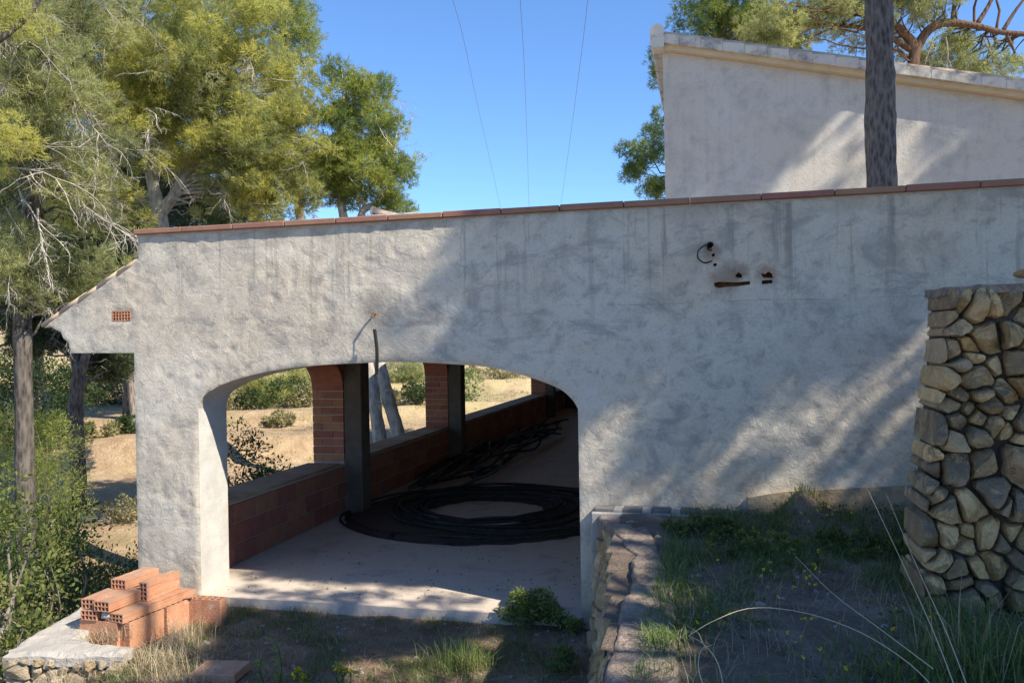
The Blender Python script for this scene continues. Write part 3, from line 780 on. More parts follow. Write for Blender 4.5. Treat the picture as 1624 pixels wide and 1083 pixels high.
# tall dry-stone wall on the right
SWY = 5.30
tall = thing('stone_wall', 'tall dry stone wall of rough brown blocks at the right edge', 'stone wall', (2.2, 5.6, .95))
as_thing(tall)
def src(reg, sc_, lst): return [(reg[0]+x/sc_, reg[1]+y/sc_) for x, y in lst]
sw_px = src((1424, 430), 5.155, [(390,240),(600,280),(750,290),(945,230),(470,450),(320,660),(680,570),(900,530),(480,740),(760,760),(600,870),(955,740),(240,860),(345,905),(285,1000),(430,1000),(640,1010),(840,1000),(975,930),(1040,600),(1060,250),(190,1030),(580,680)])
sw_px += src((1424, 620), 5.155, [(280,300),(455,265),(600,190),(570,330),(740,250),(860,290),(990,260),(130,520),(250,590),(140,740),(420,580),(650,600),(930,560),(270,840),(520,900),(850,880),(1040,850),(80,850),(30,700),(30,940)])
sw_px += src((1404, 810), 4.923, [(150,110),(280,150),(410,130),(560,180),(750,160),(900,170),(1010,250),(330,340),(480,430),(650,400),(800,370),(940,480),(150,320),(130,500),(300,500),(560,590),(760,620),(1090,500),(970,740),(700,830),(190,640),(980,890),(350,640),(1080,800),(430,770),(80,230)])
sw_seeds = [tuple(aty(x, y, SWY)[[0, 2]]) for x, y in sw_px]
rs_ = np.random.default_rng(3)
for x in np.arange(1.88, 4.3, .22):
    for z in np.arange(.7, 2.95, .19): sw_seeds.append((x+rs_.uniform(-.07, .07), z+rs_.uniform(-.06, .06)))
for (x, y) in ((1500, 505), (1530, 480), (1508, 560), (1537, 555), (1465, 615), (1500, 640), (1532, 650), (1560, 640), (1590, 655), (1612, 690), (1505, 690), (1466, 720), (1560, 770), (1448, 760), (1492, 800), (1583, 790), (1520, 838), (1575, 850), (1600, 868), (1460, 868), (1505, 905), (1540, 915), (1590, 930), (1566, 958)): sw_seeds.append(tuple(aty(x, y, SWY)[[0, 2]]))
for x in np.arange(1.1, 1.9, .2): sw_seeds.append((x+rs_.uniform(-.05, .05), .64))
tl = aty(1500, 457, SWY); bl = aty(1440, 950, SWY)
zt_ = lambda x: tl[2]+.012*(x-tl[0])
swo = [(bl[0]-.02, .55), (4.4, .55), (4.4, zt_(4.4)), (tl[0], tl[2]), (aty(1494, 560, SWY)[0], aty(1494, 560, SWY)[2]), (aty(1482, 600, SWY)[0], aty(1482, 600, SWY)[2]), (aty(1470, 690, SWY)[0], aty(1470, 690, SWY)[2]), (aty(1452, 790, SWY)[0], aty(1452, 790, SWY)[2]), (bl[0], bl[2])][::1]
batter = lambda z: .10*(2.8-z)
fn_sw = lambda u, v, w_: (u, SWY-batter(v)-w_, v)
for i, c in enumerate(voronoi(sw_seeds, swo, .22)):
    if c is None: continue
    cx_ = np.mean([p[0] for p in c]); edge_ = cx_ < np.interp(np.mean([p[1] for p in c]), [bl[2], tl[2]], [bl[0], tl[0]])+.14
    stone(tall, c, fn_sw, M['stone'], .005, .085, .42 if edge_ else .13, 100+i)
mb = MB(); mb.prism([(bl[0]+.07, .5), (4.35, .5), (4.35, zt_(4.35)-.03), (tl[0]+.05, tl[2]-.03)], lambda u, v: (u, SWY-batter(v)+.045, v), lambda u, v: (u, SWY+.5, v)); mb.build('core', M['joint'], tall)
mb = MB(); xx = np.arange(tl[0]-.01, 4.4, .06)
capV = []; 
for x in xx:
    for y in (SWY-.03, SWY+.2, SWY+.45): capV.append((x, y+random.uniform(-.012, .012), zt_(x)+random.uniform(.0, .016)))
capF = [(i*3+j, (i+1)*3+j, (i+1)*3+j+1, i*3+j+1) for i in range(len(xx)-1) for j in range(2)]
nb = len(capV); capV += [(v[0], v[1], v[2]-.05) for v in capV]
capF += [(i*3, (i+1)*3, (i+1)*3+nb, i*3+nb) for i in range(len(xx)-1)]+[(0, 1, 1+nb, nb), (1, 2, 2+nb, 1+nb)]
mb.add(capV, capF); mb.build('mortar_cap', M['cap'], tall)
# loose stone on top of it
r_ = MB()
def rock(mb, c, r, seed, n=7, m_=5):
    rs = np.random.default_rng(seed); V = [(c[0], c[1], c[2]-r[2])]
    for i in range(1, m_):
        for k in range(n):
            a = math.pi*i/m_; b = 2*math.pi*k/n+rs.uniform(-.2, .2); q_ = rs.uniform(.8, 1.15)
            V.append((c[0]+r[0]*q_*math.sin(a)*math.cos(b), c[1]+r[1]*q_*math.sin(a)*math.sin(b), c[2]-r[2]*q_*math.cos(a)))
    V.append((c[0], c[1], c[2]+r[2])); Fc = [(0, 1+(k+1) % n, 1+k) for k in range(n)]
    for i in range(m_-2):
        for k in range(n): Fc.append((1+i*n+k, 1+i*n+(k+1) % n, 1+(i+1)*n+(k+1) % n, 1+(i+1)*n+k))
    l_ = len(V)-1; Fc += [(l_, 1+(m_-2)*n+k, 1+(m_-2)*n+(k+1) % n) for k in range(n)]
    mb.add(V, Fc)
pc = aty(1630, 434, SWY+.15); rock(r_, pc, (.07, .07, .035), 4); o = r_.build('loose_stone', M['stone'], smooth=True); tag(o, 'loose dark stone resting on top of the tall stone wall', 'stone')

# retaining wall between the drive and the terrace
ret = thing('retaining_wall', 'low rubble retaining wall with a gravelly top between drive and terrace', 'retaining wall', (-.7, 5.5, -.1))
as_thing(ret)
topL = [(-.93, 7.20), (-.72, 6.6), (-.50, 5.95), (-.46, 5.2), (-.45, 4.4), (-.46, 3.7), (-.46, 2.6)]
botL = [(-1.05, 7.20), (-1.0, 6.9), (-.93, 6.35), (-.86, 5.8), (-.80, 5.0), (-.76, 4.2), (-.74, 2.6)]
tyl = np.array(topL); byl = np.array(botL)
def ret_map(u, v, w_):
    y = 7.20-u; k = np.clip((v+.15)/1.08, 0, 1)
    xt = np.interp(y, tyl[::-1, 1], tyl[::-1, 0]); xb = np.interp(y, byl[::-1, 1], byl[::-1, 0])
    return (xb+(xt-xb)*k-w_*.95, y, v+w_*.28)
rs_ = np.random.default_rng(12); seeds = []
for u in np.arange(.07, 4.5, .20):
    for v in np.arange(-.12, .95, .17): seeds.append((u+rs_.uniform(-.06, .06), v+rs_.uniform(-.055, .055)))
for i, c in enumerate(voronoi(seeds, [(0, -.2), (4.55, -.2), (4.55, .90), (0, .90)], .25)):
    if c: stone(ret, c, ret_map, M['stone_gold'], .004, .045, .14, 900+i, .6)
mb = MB(); us = np.linspace(0, 4.55, 24)
for a, b in zip(us[:-1], us[1:]):
    p = [ret_map(a, -.25, -.05), ret_map(b, -.25, -.05), ret_map(b, .9, -.05), ret_map(a, .9, -.05)]; mb.add(p, [(0, 1, 2, 3)])
mb.add([ret_map(0, -.25, -.05), ret_map(0, .9, -.05), (-.3, 7.2, .9), (-.3, 7.2, -.25)], [(0, 1, 2, 3)])
mb.build('core', M['joint_pale'], ret)
ny_ = 150; nx2 = 16; V = []
for j in range(ny_+1):
    y = 7.21-4.6*j/ny_
    xl = np.interp(y, tyl[::-1, 1], tyl[::-1, 0])-.045+.09*(float(n2(y, 0, .22, 3, 8))-.5); xr = np.interp(y, [2.6, 3.8, 5.1, 6.4, 7.2], [-.11, -.15, -.22, -.42, -.58])
    for i in range(nx2+1):
        x = xl+(xr-xl)*i/nx2; V.append((x, y, .95+.06*(float(n2(x, y, .25, 3, 77))-.4)+.035*(float(n2(x, y, .06, 2, 78))-.5)+.02-.04*(i == 0)-.03*(i == nx2)))
Fc = [(j*(nx2+1)+i, j*(nx2+1)+i+1, (j+1)*(nx2+1)+i+1, (j+1)*(nx2+1)+i) for j in range(ny_) for i in range(nx2)]
nb = len(V); V += [(v[0]+.03, v[1], v[2]-.10) for v in V[::nx2+1]]; Fc += [(j*(nx2+1), (j+1)*(nx2+1), nb+j+1, nb+j) for j in range(ny_)]
mb = MB(); mb.add(V, Fc); mb.build('gravel_top', M['cap'], ret, smooth=True)
c = thing('drain_pipe', 'thin black pipe sticking out of the rubble retaining wall', 'pipe', (-.9, 5.6, .3))
mb = MB(); a0 = np.array(ret_map(1.45, .52, .0)); mb.tube(spline([a0+[.1, 0, .03], a0+[-.05, -.02, .0], a0+[-.10, -.06, -.2], a0+[-.10, -.12, -.5]], 10), .011, 6); mb.build('tube', M['black'], c)

# low wall at the lower left
lowl = thing('low_wall', 'low stone faced wall with a pale concrete top beside the brick stack', 'low wall', (-5.2, 6.0, -.3))
as_thing(lowl)
fa, fb = np.array([-5.63, 5.56]), np.array([-4.66, 5.735]); fd = (fb-fa)/np.linalg.norm(fb-fa); fn_ = np.array([fd[1], -fd[0]])
fl = np.linalg.norm(fb-fa)
def low_map(u, v, w_):
    p = fa+fd*u+fn_*(w_+.05*(.0-v)); return (p[0], p[1], v)
lpx = src((0, 930), 6.767, [(140,780),(190,910),(380,900),(430,735),(550,820),(700,860),(740,765),(820,870),(940,850),(1100,800),(800,990),(1020,960),(1230,900),(590,970),(180,1030),(265,720),(100,690),(460,1010)])
seeds = []
for x, y in lpx:
    d_ = ray(x, y); nrm_ = np.array([fn_[0], fn_[1], 0]); t = ((np.array([fa[0], fa[1], 2.5])-CAM)@nrm_)/(d_@nrm_); p = CAM+d_*t
    seeds.append((float((p[:2]-fa)@fd), float(p[2])))
for u in np.arange(.05, 1.0, .2):
    for v in (-.42, -.6, -.78): seeds.append((u+random.uniform(-.05, .05), v+random.uniform(-.05, .05)))
for i, c in enumerate(voronoi(seeds, [(-.02, -.9), (fl, -.9), (fl, .005), (-.02, .005)], .2)):
    if c: stone(lowl, c, low_map, M['stone_pale'], .006, .035, .09, 1500+i)
mb = MB(); mb.add([low_map(.03, -.95, -.04), low_map(fl-.02, -.95, -.04), low_map(fl-.02, .02, -.04), low_map(.03, .02, -.04)], [(0, 1, 2, 3)]); mb.build('core', M['joint_pale'], lowl)
outer = [(-5.645, 5.55), (-5.74, 5.80), (-5.95, 6.85), (-6.18, 7.75)]
inner = [(-5.30, 5.99), (-5.33, 6.2), (-5.53, 6.75), (-5.78, 7.75)]
tp = [(-5.645, 5.55), (-5.15, 5.63), (-4.65, 5.72), (-4.72, 5.93), (-5.0, 5.92), (-5.30, 5.99), (-5.33, 6.2), (-5.53, 6.75), (-5.78, 7.75), (-6.18, 7.75), (-5.95, 6.85), (-5.74, 5.80)]
tpr = resample(tp, .045); P2 = []
for x in np.arange(-6.25, -4.6, .045):
    for y in np.arange(5.5, 7.8, .045): P2.append((x+random.uniform(-.01, .01), y+random.uniform(-.01, .01)))
P2 = np.array(P2); P2 = P2[inside(P2, tp)]; P2 = P2[mind(P2, tpr) > .025]
nb = len(tpr); rs2 = delaunay_2d_cdt([Vector(p) for p in tpr]+[Vector((float(a), float(b))) for a, b in P2], [(i, (i+1) % nb) for i in range(nb)], [], 1, 1e-6)
v2 = np.array([tuple(v) for v in rs2[0]]); t2 = np.array(rs2[2]); t2 = t2[inside(v2[t2].mean(1), tp)]
e_ = mind(v2, tpr); jx = (e_ < .004)*1.0
zz = .045+.05*(n2(v2[:, 0], v2[:, 1], .18, 3, 15)-.5)-.025*(e_ < .02)
xy = v2+np.stack([n2(v2[:, 0], v2[:, 1], .07, 2, 2)-.5, n2(v2[:, 0], v2[:, 1], .07, 2, 12)-.5], -1)*.05*jx[:, None]
V = [(a[0], a[1], z) for a, z in zip(xy, zz)]; Fc = [tuple(map(int, t)) for t in t2]
bi = [int(np.argmin(((v2-np.array(p))**2).sum(1))) for p in tpr]; n0 = len(V)
V += [(V[i][0], V[i][1], V[i][2]-(.07)) for i in bi]
for i in range(nb): j = (i+1) % nb; Fc.append((bi[i], bi[j], n0+j, n0+i))
mb = MB(); mb.add(V, Fc); mb.build('concrete_top', M['cap_grey'], lowl, smooth=False)
mb = MB(); mb.prism([(-5.60, 5.60), (-5.40, 5.64), (-5.40, 6.0), (-5.60, 6.7), (-5.85, 7.75), (-6.14, 7.75), (-5.92, 6.85), (-5.71, 5.80)], lambda u, v: (u, v, -2.6), lambda u, v: (u, v, .0)); mb.build('wall_body', M['cap'], lowl)
mb = MB(); mb.prism([(-5.42, 5.655), (-4.72, 5.78), (-4.76, 5.9), (-5.42, 5.9)], lambda u, v: (u, v, -2.6), lambda u, v: (u, v, .0)); mb.build('wall_body', M['cap'], lowl)

# ------------------------------------------------------------------ stacked hollow bricks
def brick_mesh(L, Wd, Hh, nw=4, nh=2):
    xs = lines(-Wd/2, Wd/2, nw, .009); zs = lines(0, Hh, nh, .009)
    return grid_block('hollow_brick', xs, zs, lambda i, j: i % 2 == 1 and j % 2 == 1, -L/2, L/2, M['hollow_brick'])
BL, BW, BH = .42, .165, .088
bm_a = brick_mesh(BL, BW, BH); bm_long = brick_mesh(.80, .17, .075); bm_half = brick_mesh(.26, .155, .085)
def upright_mesh(Wd, Th, Hh):
    me = grid_block('hollow_brick', lines(-Wd/2, Wd/2, 6, .009), lines(-Th/2, Th/2, 2, .009), lambda i, j: i % 2 == 1 and j % 2 == 1, 0, Hh, M['hollow_brick'])
    for v in me.vertices: v.co = (v.co.x, -v.co.z, v.co.y)
    return me
bm_up = upright_mesh(.40, .115, .25)
O = np.array([-5.40, 6.14]); AX = R(-3); aa = np.array([math.cos(AX), math.sin(AX)]); bb = np.array([-math.sin(AX), math.cos(AX)])
def worn(me, seed, amp=.004):
    rs = np.random.default_rng(seed); n = len(me.vertices); co = np.empty(n*3); me.vertices.foreach_get('co', co); co = co.reshape(-1, 3)
    key = np.round(co, 4); d = (fbm(key*35+seed, 2, seed)-.5)*2*amp
    co = co+np.stack([d, (fbm(key*31+9, 2, seed+1)-.5)*2*amp, (fbm(key*33+5, 2, seed+2)-.5)*2*amp], -1); me.vertices.foreach_set('co', co.ravel()); me.update()
for i_, me_ in enumerate((bm_a, bm_long, bm_half, bm_up)): worn(me_, 40+i_)
GRP = 'hollow bricks stacked by the pillar'
def put(me, a, b, z, rz, label, edge=False, part=True):
    """brick length lies along +b (rz=0); edge turns it onto its narrow side"""
    p = O+aa*a+bb*b; o = bpy.data.objects.new('hollow_brick', me); link(o, None, (p[0], p[1], z))
    o.rotation_mode = 'XYZ'; o.rotation_euler = (0, R(90) if edge else 0, AX+rz)
    return tag(o, label, 'brick', GRP)
z0 = -.11
q90 = R(90)
put(bm_up, .17, .06, z0, 0, 'grooved hollow brick standing upright at the front foot of the stack')
put(bm_up, .17, .19, z0, .02, 'upright brick just behind the front foot of the stack')
put(bm_up, .17, .44, z0, -.02, 'upright brick hidden under the middle of the stack')
put(bm_up, .435, .235, z0, q90-.08, 'upright brick under the front end of the long flat brick')
put(bm_up, .475, .66, z0, q90-.08, 'upright brick under the back end of the long flat brick')
put(bm_up, .66, .80, z0, .06, 'dark red upright brick at the back right of the stack')
z1 = z0+.253
put(bm_a, .075, .20, z1, .03, 'flat hollow brick at the left end of the second layer')
put(bm_half, .235, .25, z1, -.05, 'short hollow brick behind the grey lump in the second layer')
put(bm_long, .395, .40, z1, -.10, 'longest flat hollow brick jutting out on the right of the stack')
z2 = z1+BH+.003
put(bm_a, .065, .22, z2, .02, 'flat hollow brick at the left of the third layer')
put(bm_a, .235, .19, z2, -.03, 'flat hollow brick beside it, with the sunlit orange side, in the third layer')
put(bm_a, .315, .56, z1+.079+BW/2, -.04, 'hollow brick on edge behind the third layer, its end holes showing', True)
put(bm_a, .09, .64, z1, .02, 'flat hollow brick buried at the back left of the second layer')
put(bm_a, .10, .645, z2, .0, 'flat hollow brick buried at the back left of the third layer')
put(bm_a, .12, .52, z2+BH+.003, -.04, 'single topmost hollow brick crowning the stack')
r_ = MB(); p = O+aa*.24+bb*.05; rock(r_, (p[0], p[1], z1+.045), (.075, .06, .048), 9, 8, 6); o = r_.build('mortar_lump', M['rock'], smooth=True); tag(o, 'pale grey lump of mortar wedged in the front of the brick stack', 'rubble')
p = O+aa*.46+bb*.76; mb = MB(); mb.cbox(-.1, .1, -.09, .09, 0, .02, .004); o = mb.build('tile_shard', M['hollow_brick']); o.location = (p[0], p[1], z0+.253+.012); o.rotation_euler = (.12, -.08, .4); tag(o, 'broken orange tile piece on top of the stack beside the pillar', 'tile')
fb_ = atz(350, 1063, -.06); mb = MB(); mb.cbox(-.19, .19, -.14, .14, 0, .07, .006); o = mb.build('flat_brick', M['hollow_brick']); o.location = (fb_[0], fb_[1], -.10); o.rotation_euler = (.02, -.02, R(4)); tag(o, 'single flat orange brick half sunk in dry grass in front of the stack', 'brick')

# ------------------------------------------------------------------ hoses on the garage floor
px_, py_ = np.meshgrid(np.arange(-5.6, -.95, .06), np.arange(9.4, 14.4, .06)); cx0, cy0 = -3.25, 11.75
rr = np.hypot((px_-cx0)/1.02, (py_-cy0)/.98); an = np.arctan2(py_-cy0, px_-cx0)
hh = .075*np.clip(1-((rr-1.45)/.62)**2, -.3, 1)+.05*(n2(px_, py_, .25, 3, 8)-.5)-.012
msk = (px_ > -5.33)
idx = np.arange(px_.size).reshape(px_.shape); q_ = np.stack([idx[:-1, :-1], idx[:-1, 1:], idx[1:, 1:], idx[1:, :-1]], -1).reshape(-1, 4)
hf = hh.ravel(); q_ = q_[(hf[q_].max(1) > -.005) & msk.ravel()[q_].all(1)]
pile = obj('gravel_pile', tri_mesh('gravel_pile', np.stack([px_.ravel(), py_.ravel(), np.maximum(hf, -.02)], -1), M['gravel'], None, q_, True)); tag(pile, 'ring of dark gravel spread under the coiled hose on the floor', 'gravel')
coil = thing('hose_coil', 'wide coil of thick black hose on the garage floor', 'hose', (cx0, cy0, 0))
rs_ = np.random.default_rng(5)
for k in range(11):
    ra = [.92, .98, 1.06, 1.12, 1.2, 1.95, 1.7, 1.5, 1.35, 2.05, 1.82][k]; ox, oy = rs_.normal(.1 if ra < 1.3 else .0, .05), rs_.normal(.05, .05)
    t = np.linspace(0, 2*math.pi, 90)
    if k in (6, 7, 10): ox += .35
    ph = rs_.uniform(0, 6.28, 4)
    q_ = [(cx0+ox+ra*math.cos(a)*(1+.025*math.sin(3*a+ph[0])+.012*math.sin(7*a+ph[1])), cy0+oy+ra*math.sin(a)*(.95+.03*math.cos(2*a+ph[2])+.012*math.sin(6*a+ph[3])), .075+.014*(k % 4)+.02*math.sin(2*a+k)+.012*math.sin(5*a+ph[1])-(.06 if ra > 1.9 else 0)) for a in t]
    mb = MB(); mb.tube(q_, .021 if k % 3 else .017, 8, False); mb.build('hose_loop', M['hose'], coil, smooth=True)
heap = thing('hose_heap', 'straggling heap of dark hoses along the low wall inside the garage', 'hose', (-4.4, 17, 0))
for k in range(16):
    x0 = -4.9+rs_.uniform(-.2, .9); y0 = 13.3+rs_.uniform(-.4, 1.5); L = rs_.uniform(6, 12)
    ctrl = [(x0+rs_.normal(0, .2)+.05*j*rs_.uniform(-.6, 1.2), y0+L*j/5, .06+rs_.uniform(0, .38)*(1-abs(j-2.5)/4)) for j in range(6)]
    mb = MB(); mb.tube(spline(ctrl, 30), .024, 6); mb.build('hose', M['hose_green'] if k in (3, 9) else M['hose'], heap, smooth=True)
mb = MB(); mb.prism([(0, 0), (.05, .03), (.11, .045), (.15, .02), (.17, 0)], lambda u, v: (*(atz(605, 853, 0)[:2]+[u, 0]), v), lambda u, v: (*(atz(605, 853, 0)[:2]+[u+.02, .07]), v)); o = mb.build('rag', M['black']); tag(o, 'small black scrap lying alone on the concrete floor', 'scrap')

# ------------------------------------------------------------------ overhead cables
for nm, pts_, wh in (('overhead_cable', [(718, 0, 30), (735, 62, 36), (757, 165, 50), (778, 258, 75), (795, 335, 115)], 'leftmost'),
                 ('overhead_cable', [(825, 0, 30), (830, 80, 37), (834, 170, 50), (837, 260, 75), (839, 335, 115)], 'middle'),
                 ('overhead_cable', [(932, 0, 30), (924, 70, 36), (911, 170, 50), (899, 258, 75), (888, 335, 115)], 'rightmost')):
    p = [atd(*q_) for q_ in pts_]; p = [p[0]+(p[0]-p[1])*1.2]+p+[p[-1]+(p[-1]-p[-2])*.6]
    mb = MB(); mb.tube(spline(p, 40), [.006+.00011*np.linalg.norm(x-CAM) for x in spline(p, 40)], 6); o = mb.build(nm, M['cable'])
    tag(o, f'{wh} of the three thin overhead cables crossing the sky', 'cable', 'overhead cables')
# ------------------------------------------------------------------ foliage
def unit(v): return v/(np.linalg.norm(v, axis=-1, keepdims=True)+1e-9)
def rand_dir(n, rs): return unit(rs.normal(size=(n, 3)))
def needles(C, Dr, nn, length, width, spread, rs):
    """nn thin triangles leaving every tuft centre C around direction Dr"""
    n = len(C); d = unit(Dr[:, None, :]+rs.normal(0, spread, (n, nn, 3)))
    L = length*rs.uniform(.6, 1.15, (n, nn, 1)); side = unit(np.cross(d, rs.normal(size=(n, nn, 3))))
    b = C[:, None, :]+rs.normal(0, length*.22, (n, nn, 3))
    w_ = width*rs.uniform(.7, 1.2, (n, nn, 1))
    tri = np.stack([b-side*w_/2, b+side*w_/2, b+d*L], 2)
    return tri.reshape(-1, 3)
def clump_tufts(c, r, nt, rs, upb=.35, squash=.75):
    """tuft centres and directions in a clump: shell-weighted ball, tufts point out and up"""
    d = rand_dir(nt, rs); k = rs.uniform(.25, 1, (nt, 1))**.6
    C = c+d*k*r*np.array([1, 1, squash]); Dr = unit(d+np.array([0, 0, upb])); return C, Dr
def foliage_mesh(name, clumps, nt, nn, length, width, mat, rs, tint=(.15, .85), spread=.55, upb=.35):
    Cs, Ds, Ts = [], [], []
    for c, r in clumps:
        n = max(6, int(nt*(r/.5)**2)); C, Dr = clump_tufts(np.asarray(c), r, n, rs, upb); Cs.append(C); Ds.append(Dr)
        base = rs.uniform(*tint); Ts.append(np.clip(base+rs.normal(0, .12, n), 0, 1))
    C = np.vstack(Cs); Dr = np.vstack(Ds); T_ = np.repeat(np.concatenate(Ts), nn*3)
    V = needles(C, Dr, nn, length, width, spread, rs)
    return tri_mesh(name, V, mat, T_)
def in_ellipsoid(c, r, n, rs, lo=-1.0, shell=.45):
    out = []
    while len(out) < n:
        d = rand_dir(1, rs)[0]; k = rs.uniform(0, 1)**shell
        p = d*k
        if p[2] < lo: continue
        out.append(np.asarray(c)+p*np.asarray(r))
    return out
def limb_to(mb, a, b, r0_, r1_, rs, n=7, sag=.0, sides=5):
    a = np.asarray(a, float); b = np.asarray(b, float); L = np.linalg.norm(b-a)
    mid = [a+(b-a)*t+rs.normal(0, .05*L, 3)*math.sin(math.pi*t)+np.array([0, 0, -sag*L*math.sin(math.pi*t)]) for t in np.linspace(0, 1, n)]
    mid[0] = a; mid[-1] = b
    mb.tube(mid, list(np.linspace(r0_, r1_, n)), sides, False); return mid
def dead_branch(mb, a, dr, L, r, rs, depth=0):
    """bare drooping branch with side twigs"""
    dr = unit(np.asarray(dr, float)); p = np.asarray(a, float); pts_ = [p]; n = 7
    for i in range(n):
        dr = unit(dr+rs.normal(0, .16, 3)+np.array([0, 0, -.06])); p = p+dr*L/n; pts_.append(p)
    mb.tube(pts_, list(np.linspace(r, r*.3, n+1)), 5 if depth == 0 else 3, False)
    if depth < 2:
        for i in range(1, n+1):
            for _ in range(2 if depth == 0 else 1):
                if rs.uniform() < .75: dead_branch(mb, pts_[i], dr+rs.normal(0, .6, 3), L*rs.uniform(.25, .5), r*.5, rs, depth+1)

def trunk_mesh(c_, rad, bark, t, seed, sides=20):
    L = np.linalg.norm(np.diff(c_, axis=0), axis=1).sum(); n = int(np.clip(L/.12, 20, 90))
    u = np.linspace(0, 1, n); u0_ = np.linspace(0, 1, len(c_)); P = np.stack([np.interp(u, u0_, c_[:, k]) for k in range(3)], -1); r_ = np.interp(u, u0_, rad)
    tg = unit(np.gradient(P, axis=0)); a = unit(np.cross(tg, np.array([.2, 1., .05]))); b = np.cross(tg, a); th = np.arange(sides)*2*math.pi/sides
    dr = a[:, None]*np.cos(th)[None, :, None]+b[:, None]*np.sin(th)[None, :, None]
    V = P[:, None]+dr*r_[:, None, None]
    k = 1+.26*(fbm(V*[7, 7, 2.5], 3, seed)-.5)+.16*(fbm(V*[22, 22, 7], 2, seed+5)-.5)+.10*(fbm(V*1.3, 2, seed+9)-.5)
    V = (P[:, None]+dr*(r_[:, None]*k)[..., None]).reshape(-1, 3)
    i, j = np.meshgrid(np.arange(n-1), np.arange(sides), indexing='ij'); j2 = (j+1) % sides
    q_ = np.stack([i*sides+j, i*sides+j2, (i+1)*sides+j2, (i+1)*sides+j], -1).reshape(-1, 4)
    return obj('trunk', tri_mesh('trunk', V, M[bark], None, q_, True), t)
def pine(name, label, base, trunks, crowns, seed, leaf='needle_green', bark='bark', nt=110, nn=10, length=.12, width=.016, cr=(.22, .42),
         tint=(.15, .85), dead=0, dead_boxes=(), lo=-.8, clumps=None, group=None, limb_every=3, shell=.45, extra_limbs=(), deadmat='deadwood'):
    rs = np.random.default_rng(seed)
    t = thing(name, label, 'tree', base, group)
    for tr in trunks:
        c_ = spline([p[:3] for p in tr], 22); rad = np.interp(np.linspace(0, 1, 22), np.linspace(0, 1, len(tr)), [p[3] for p in tr])
        trunk_mesh(c_, rad, bark, t, seed)
    spine = np.vstack([spline([p[:3] for p in tr], 30) for tr in trunks])
    cl = []
    for (c, r, n) in crowns:
        for p in in_ellipsoid(c, r, n, rs, lo, shell): cl.append((p, rs.uniform(*cr)))
    if clumps: cl += clumps
    lm = MB()
    for i, (p, r) in enumerate(cl):
        if i % limb_every: continue
        d_ = np.linalg.norm((spine-p)*np.array([1, 1, 1.2])+np.array([0, 0, .5]), axis=1); a = spine[int(np.argmin(d_+rs.uniform(0, .8, len(d_))))]
        L = np.linalg.norm(p-a); limb_to(lm, a, p, min(.07, .014+.011*L), .006, rs, sag=-.06)
    for e in extra_limbs:
        c_ = spline([q_[:3] for q_ in e], 16); lm.tube(c_, list(np.interp(np.linspace(0, 1, 16), np.linspace(0, 1, len(e)), [q_[3] for q_ in e])), 7, True)
    if lm.v: lm.build('limbs', M[bark], t, smooth=True)
    if cl: obj('crown', foliage_mesh('crown', cl, nt, nn, length, width, M[leaf], rs, tint), t)
    if dead or dead_boxes:
        db = MB()
        for _ in range(dead):
            p, r = cl[rs.integers(len(cl))]; a = spine[int(np.argmin(np.linalg.norm(spine-p, axis=1)))]
            s_ = a+(p-a)*rs.uniform(.4, .8); dead_branch(db, s_, (p-a)+np.array([0, 0, -.4]), rs.uniform(.7, 1.6), .010, rs)
        for (a, b, L, r) in dead_boxes: dead_branch(db, a, np.asarray(b)-np.asarray(a), L, r, rs)
        tag(db.build('dead_branches', M[deadmat], t), kind='stuff')
    return t
def E(px, py, depth, rpx, rpy, rd, n): return (atd(px, py, depth), np.array([rpx*depth/FPX, rd, rpy*depth/FPX]), n)
def gz(p): return float(H(p[0], p[1]))

# --- left group
dpt = 15.0
b = atd(40, 800, dpt); gb = gz(b)
pine('pine_tree', 'tall pine at the left edge with a grey mottled trunk', (b[0], b[1], gb),
     [[(b[0]+.03, b[1], gb-.3, .24), (*atd(40, 800, dpt), .165), (*atd(38, 640, dpt), .155), (*atd(36, 500, dpt), .145), (*atd(52, 330, dpt), .13), (*atd(62, 120, dpt), .09), (*atd(70, -150, dpt), .04)]],
     [E(70, 250, dpt, 130, 150, 1.6, 120), E(40, 0, dpt, 170, 120, 1.8, 120), E(110, 430, dpt+1, 90, 60, 1.2, 44), E(10, 430, dpt-.5, 60, 80, 1, 34), E(60, 120, dpt-1.2, 110, 110, .6, 44)], 11, 'needle_olive', 'bark_mid', 100, 10, .12, .014, cr=(.2, .38), tint=(.0, .8),
     dead=34, dead_boxes=[(atd(75, 290, dpt-.4), atd(215, 405, dpt-.6), 2.1, .02), (atd(-20, 275, dpt-1), atd(135, 215, dpt-1), 2.0, .02), (atd(0, 85, dpt-1), atd(170, 150, dpt-1), 2.6, .02),
                          (atd(10, 330, dpt-.6), atd(30, 420, dpt-.6), 1.2, .012), (atd(60, 330, dpt-.6), atd(40, 430, dpt-.6), 1.2, .02), (atd(110, 140, dpt-.6), atd(200, 190, dpt-.8), 1.4, .02), (atd(30, 300, dpt-.6), atd(80, 400, dpt-.6), 1.2, .02)])
dpt = 12.0
b = atd(-190, 700, dpt); gb = gz(b)
pine('pine_tree', 'yellow green pine bough reaching in at the top left corner', (b[0], b[1], gb),
     [[(b[0], b[1], gb-.3, .22), (*atd(-180, 500, dpt), .18), (*atd(-150, 200, dpt), .13), (*atd(-130, -200, dpt), .06)]],
     [E(15, 20, dpt, 55, 50, .6, 12), E(-130, 0, dpt, 90, 200, 1.2, 30), E(-10, 225, dpt, 55, 45, .7, 9)], 12, 'needle_yellow', 'bark_dark', 120, 11, .11, .013, cr=(.18, .34), tint=(.5, 1.0), dead=4,
     extra_limbs=[[(*atd(-150, 140, dpt), .07), (*atd(-20, 75, dpt), .05), (*atd(40, 30, dpt), .04), (*atd(75, -20, dpt), .025)]])
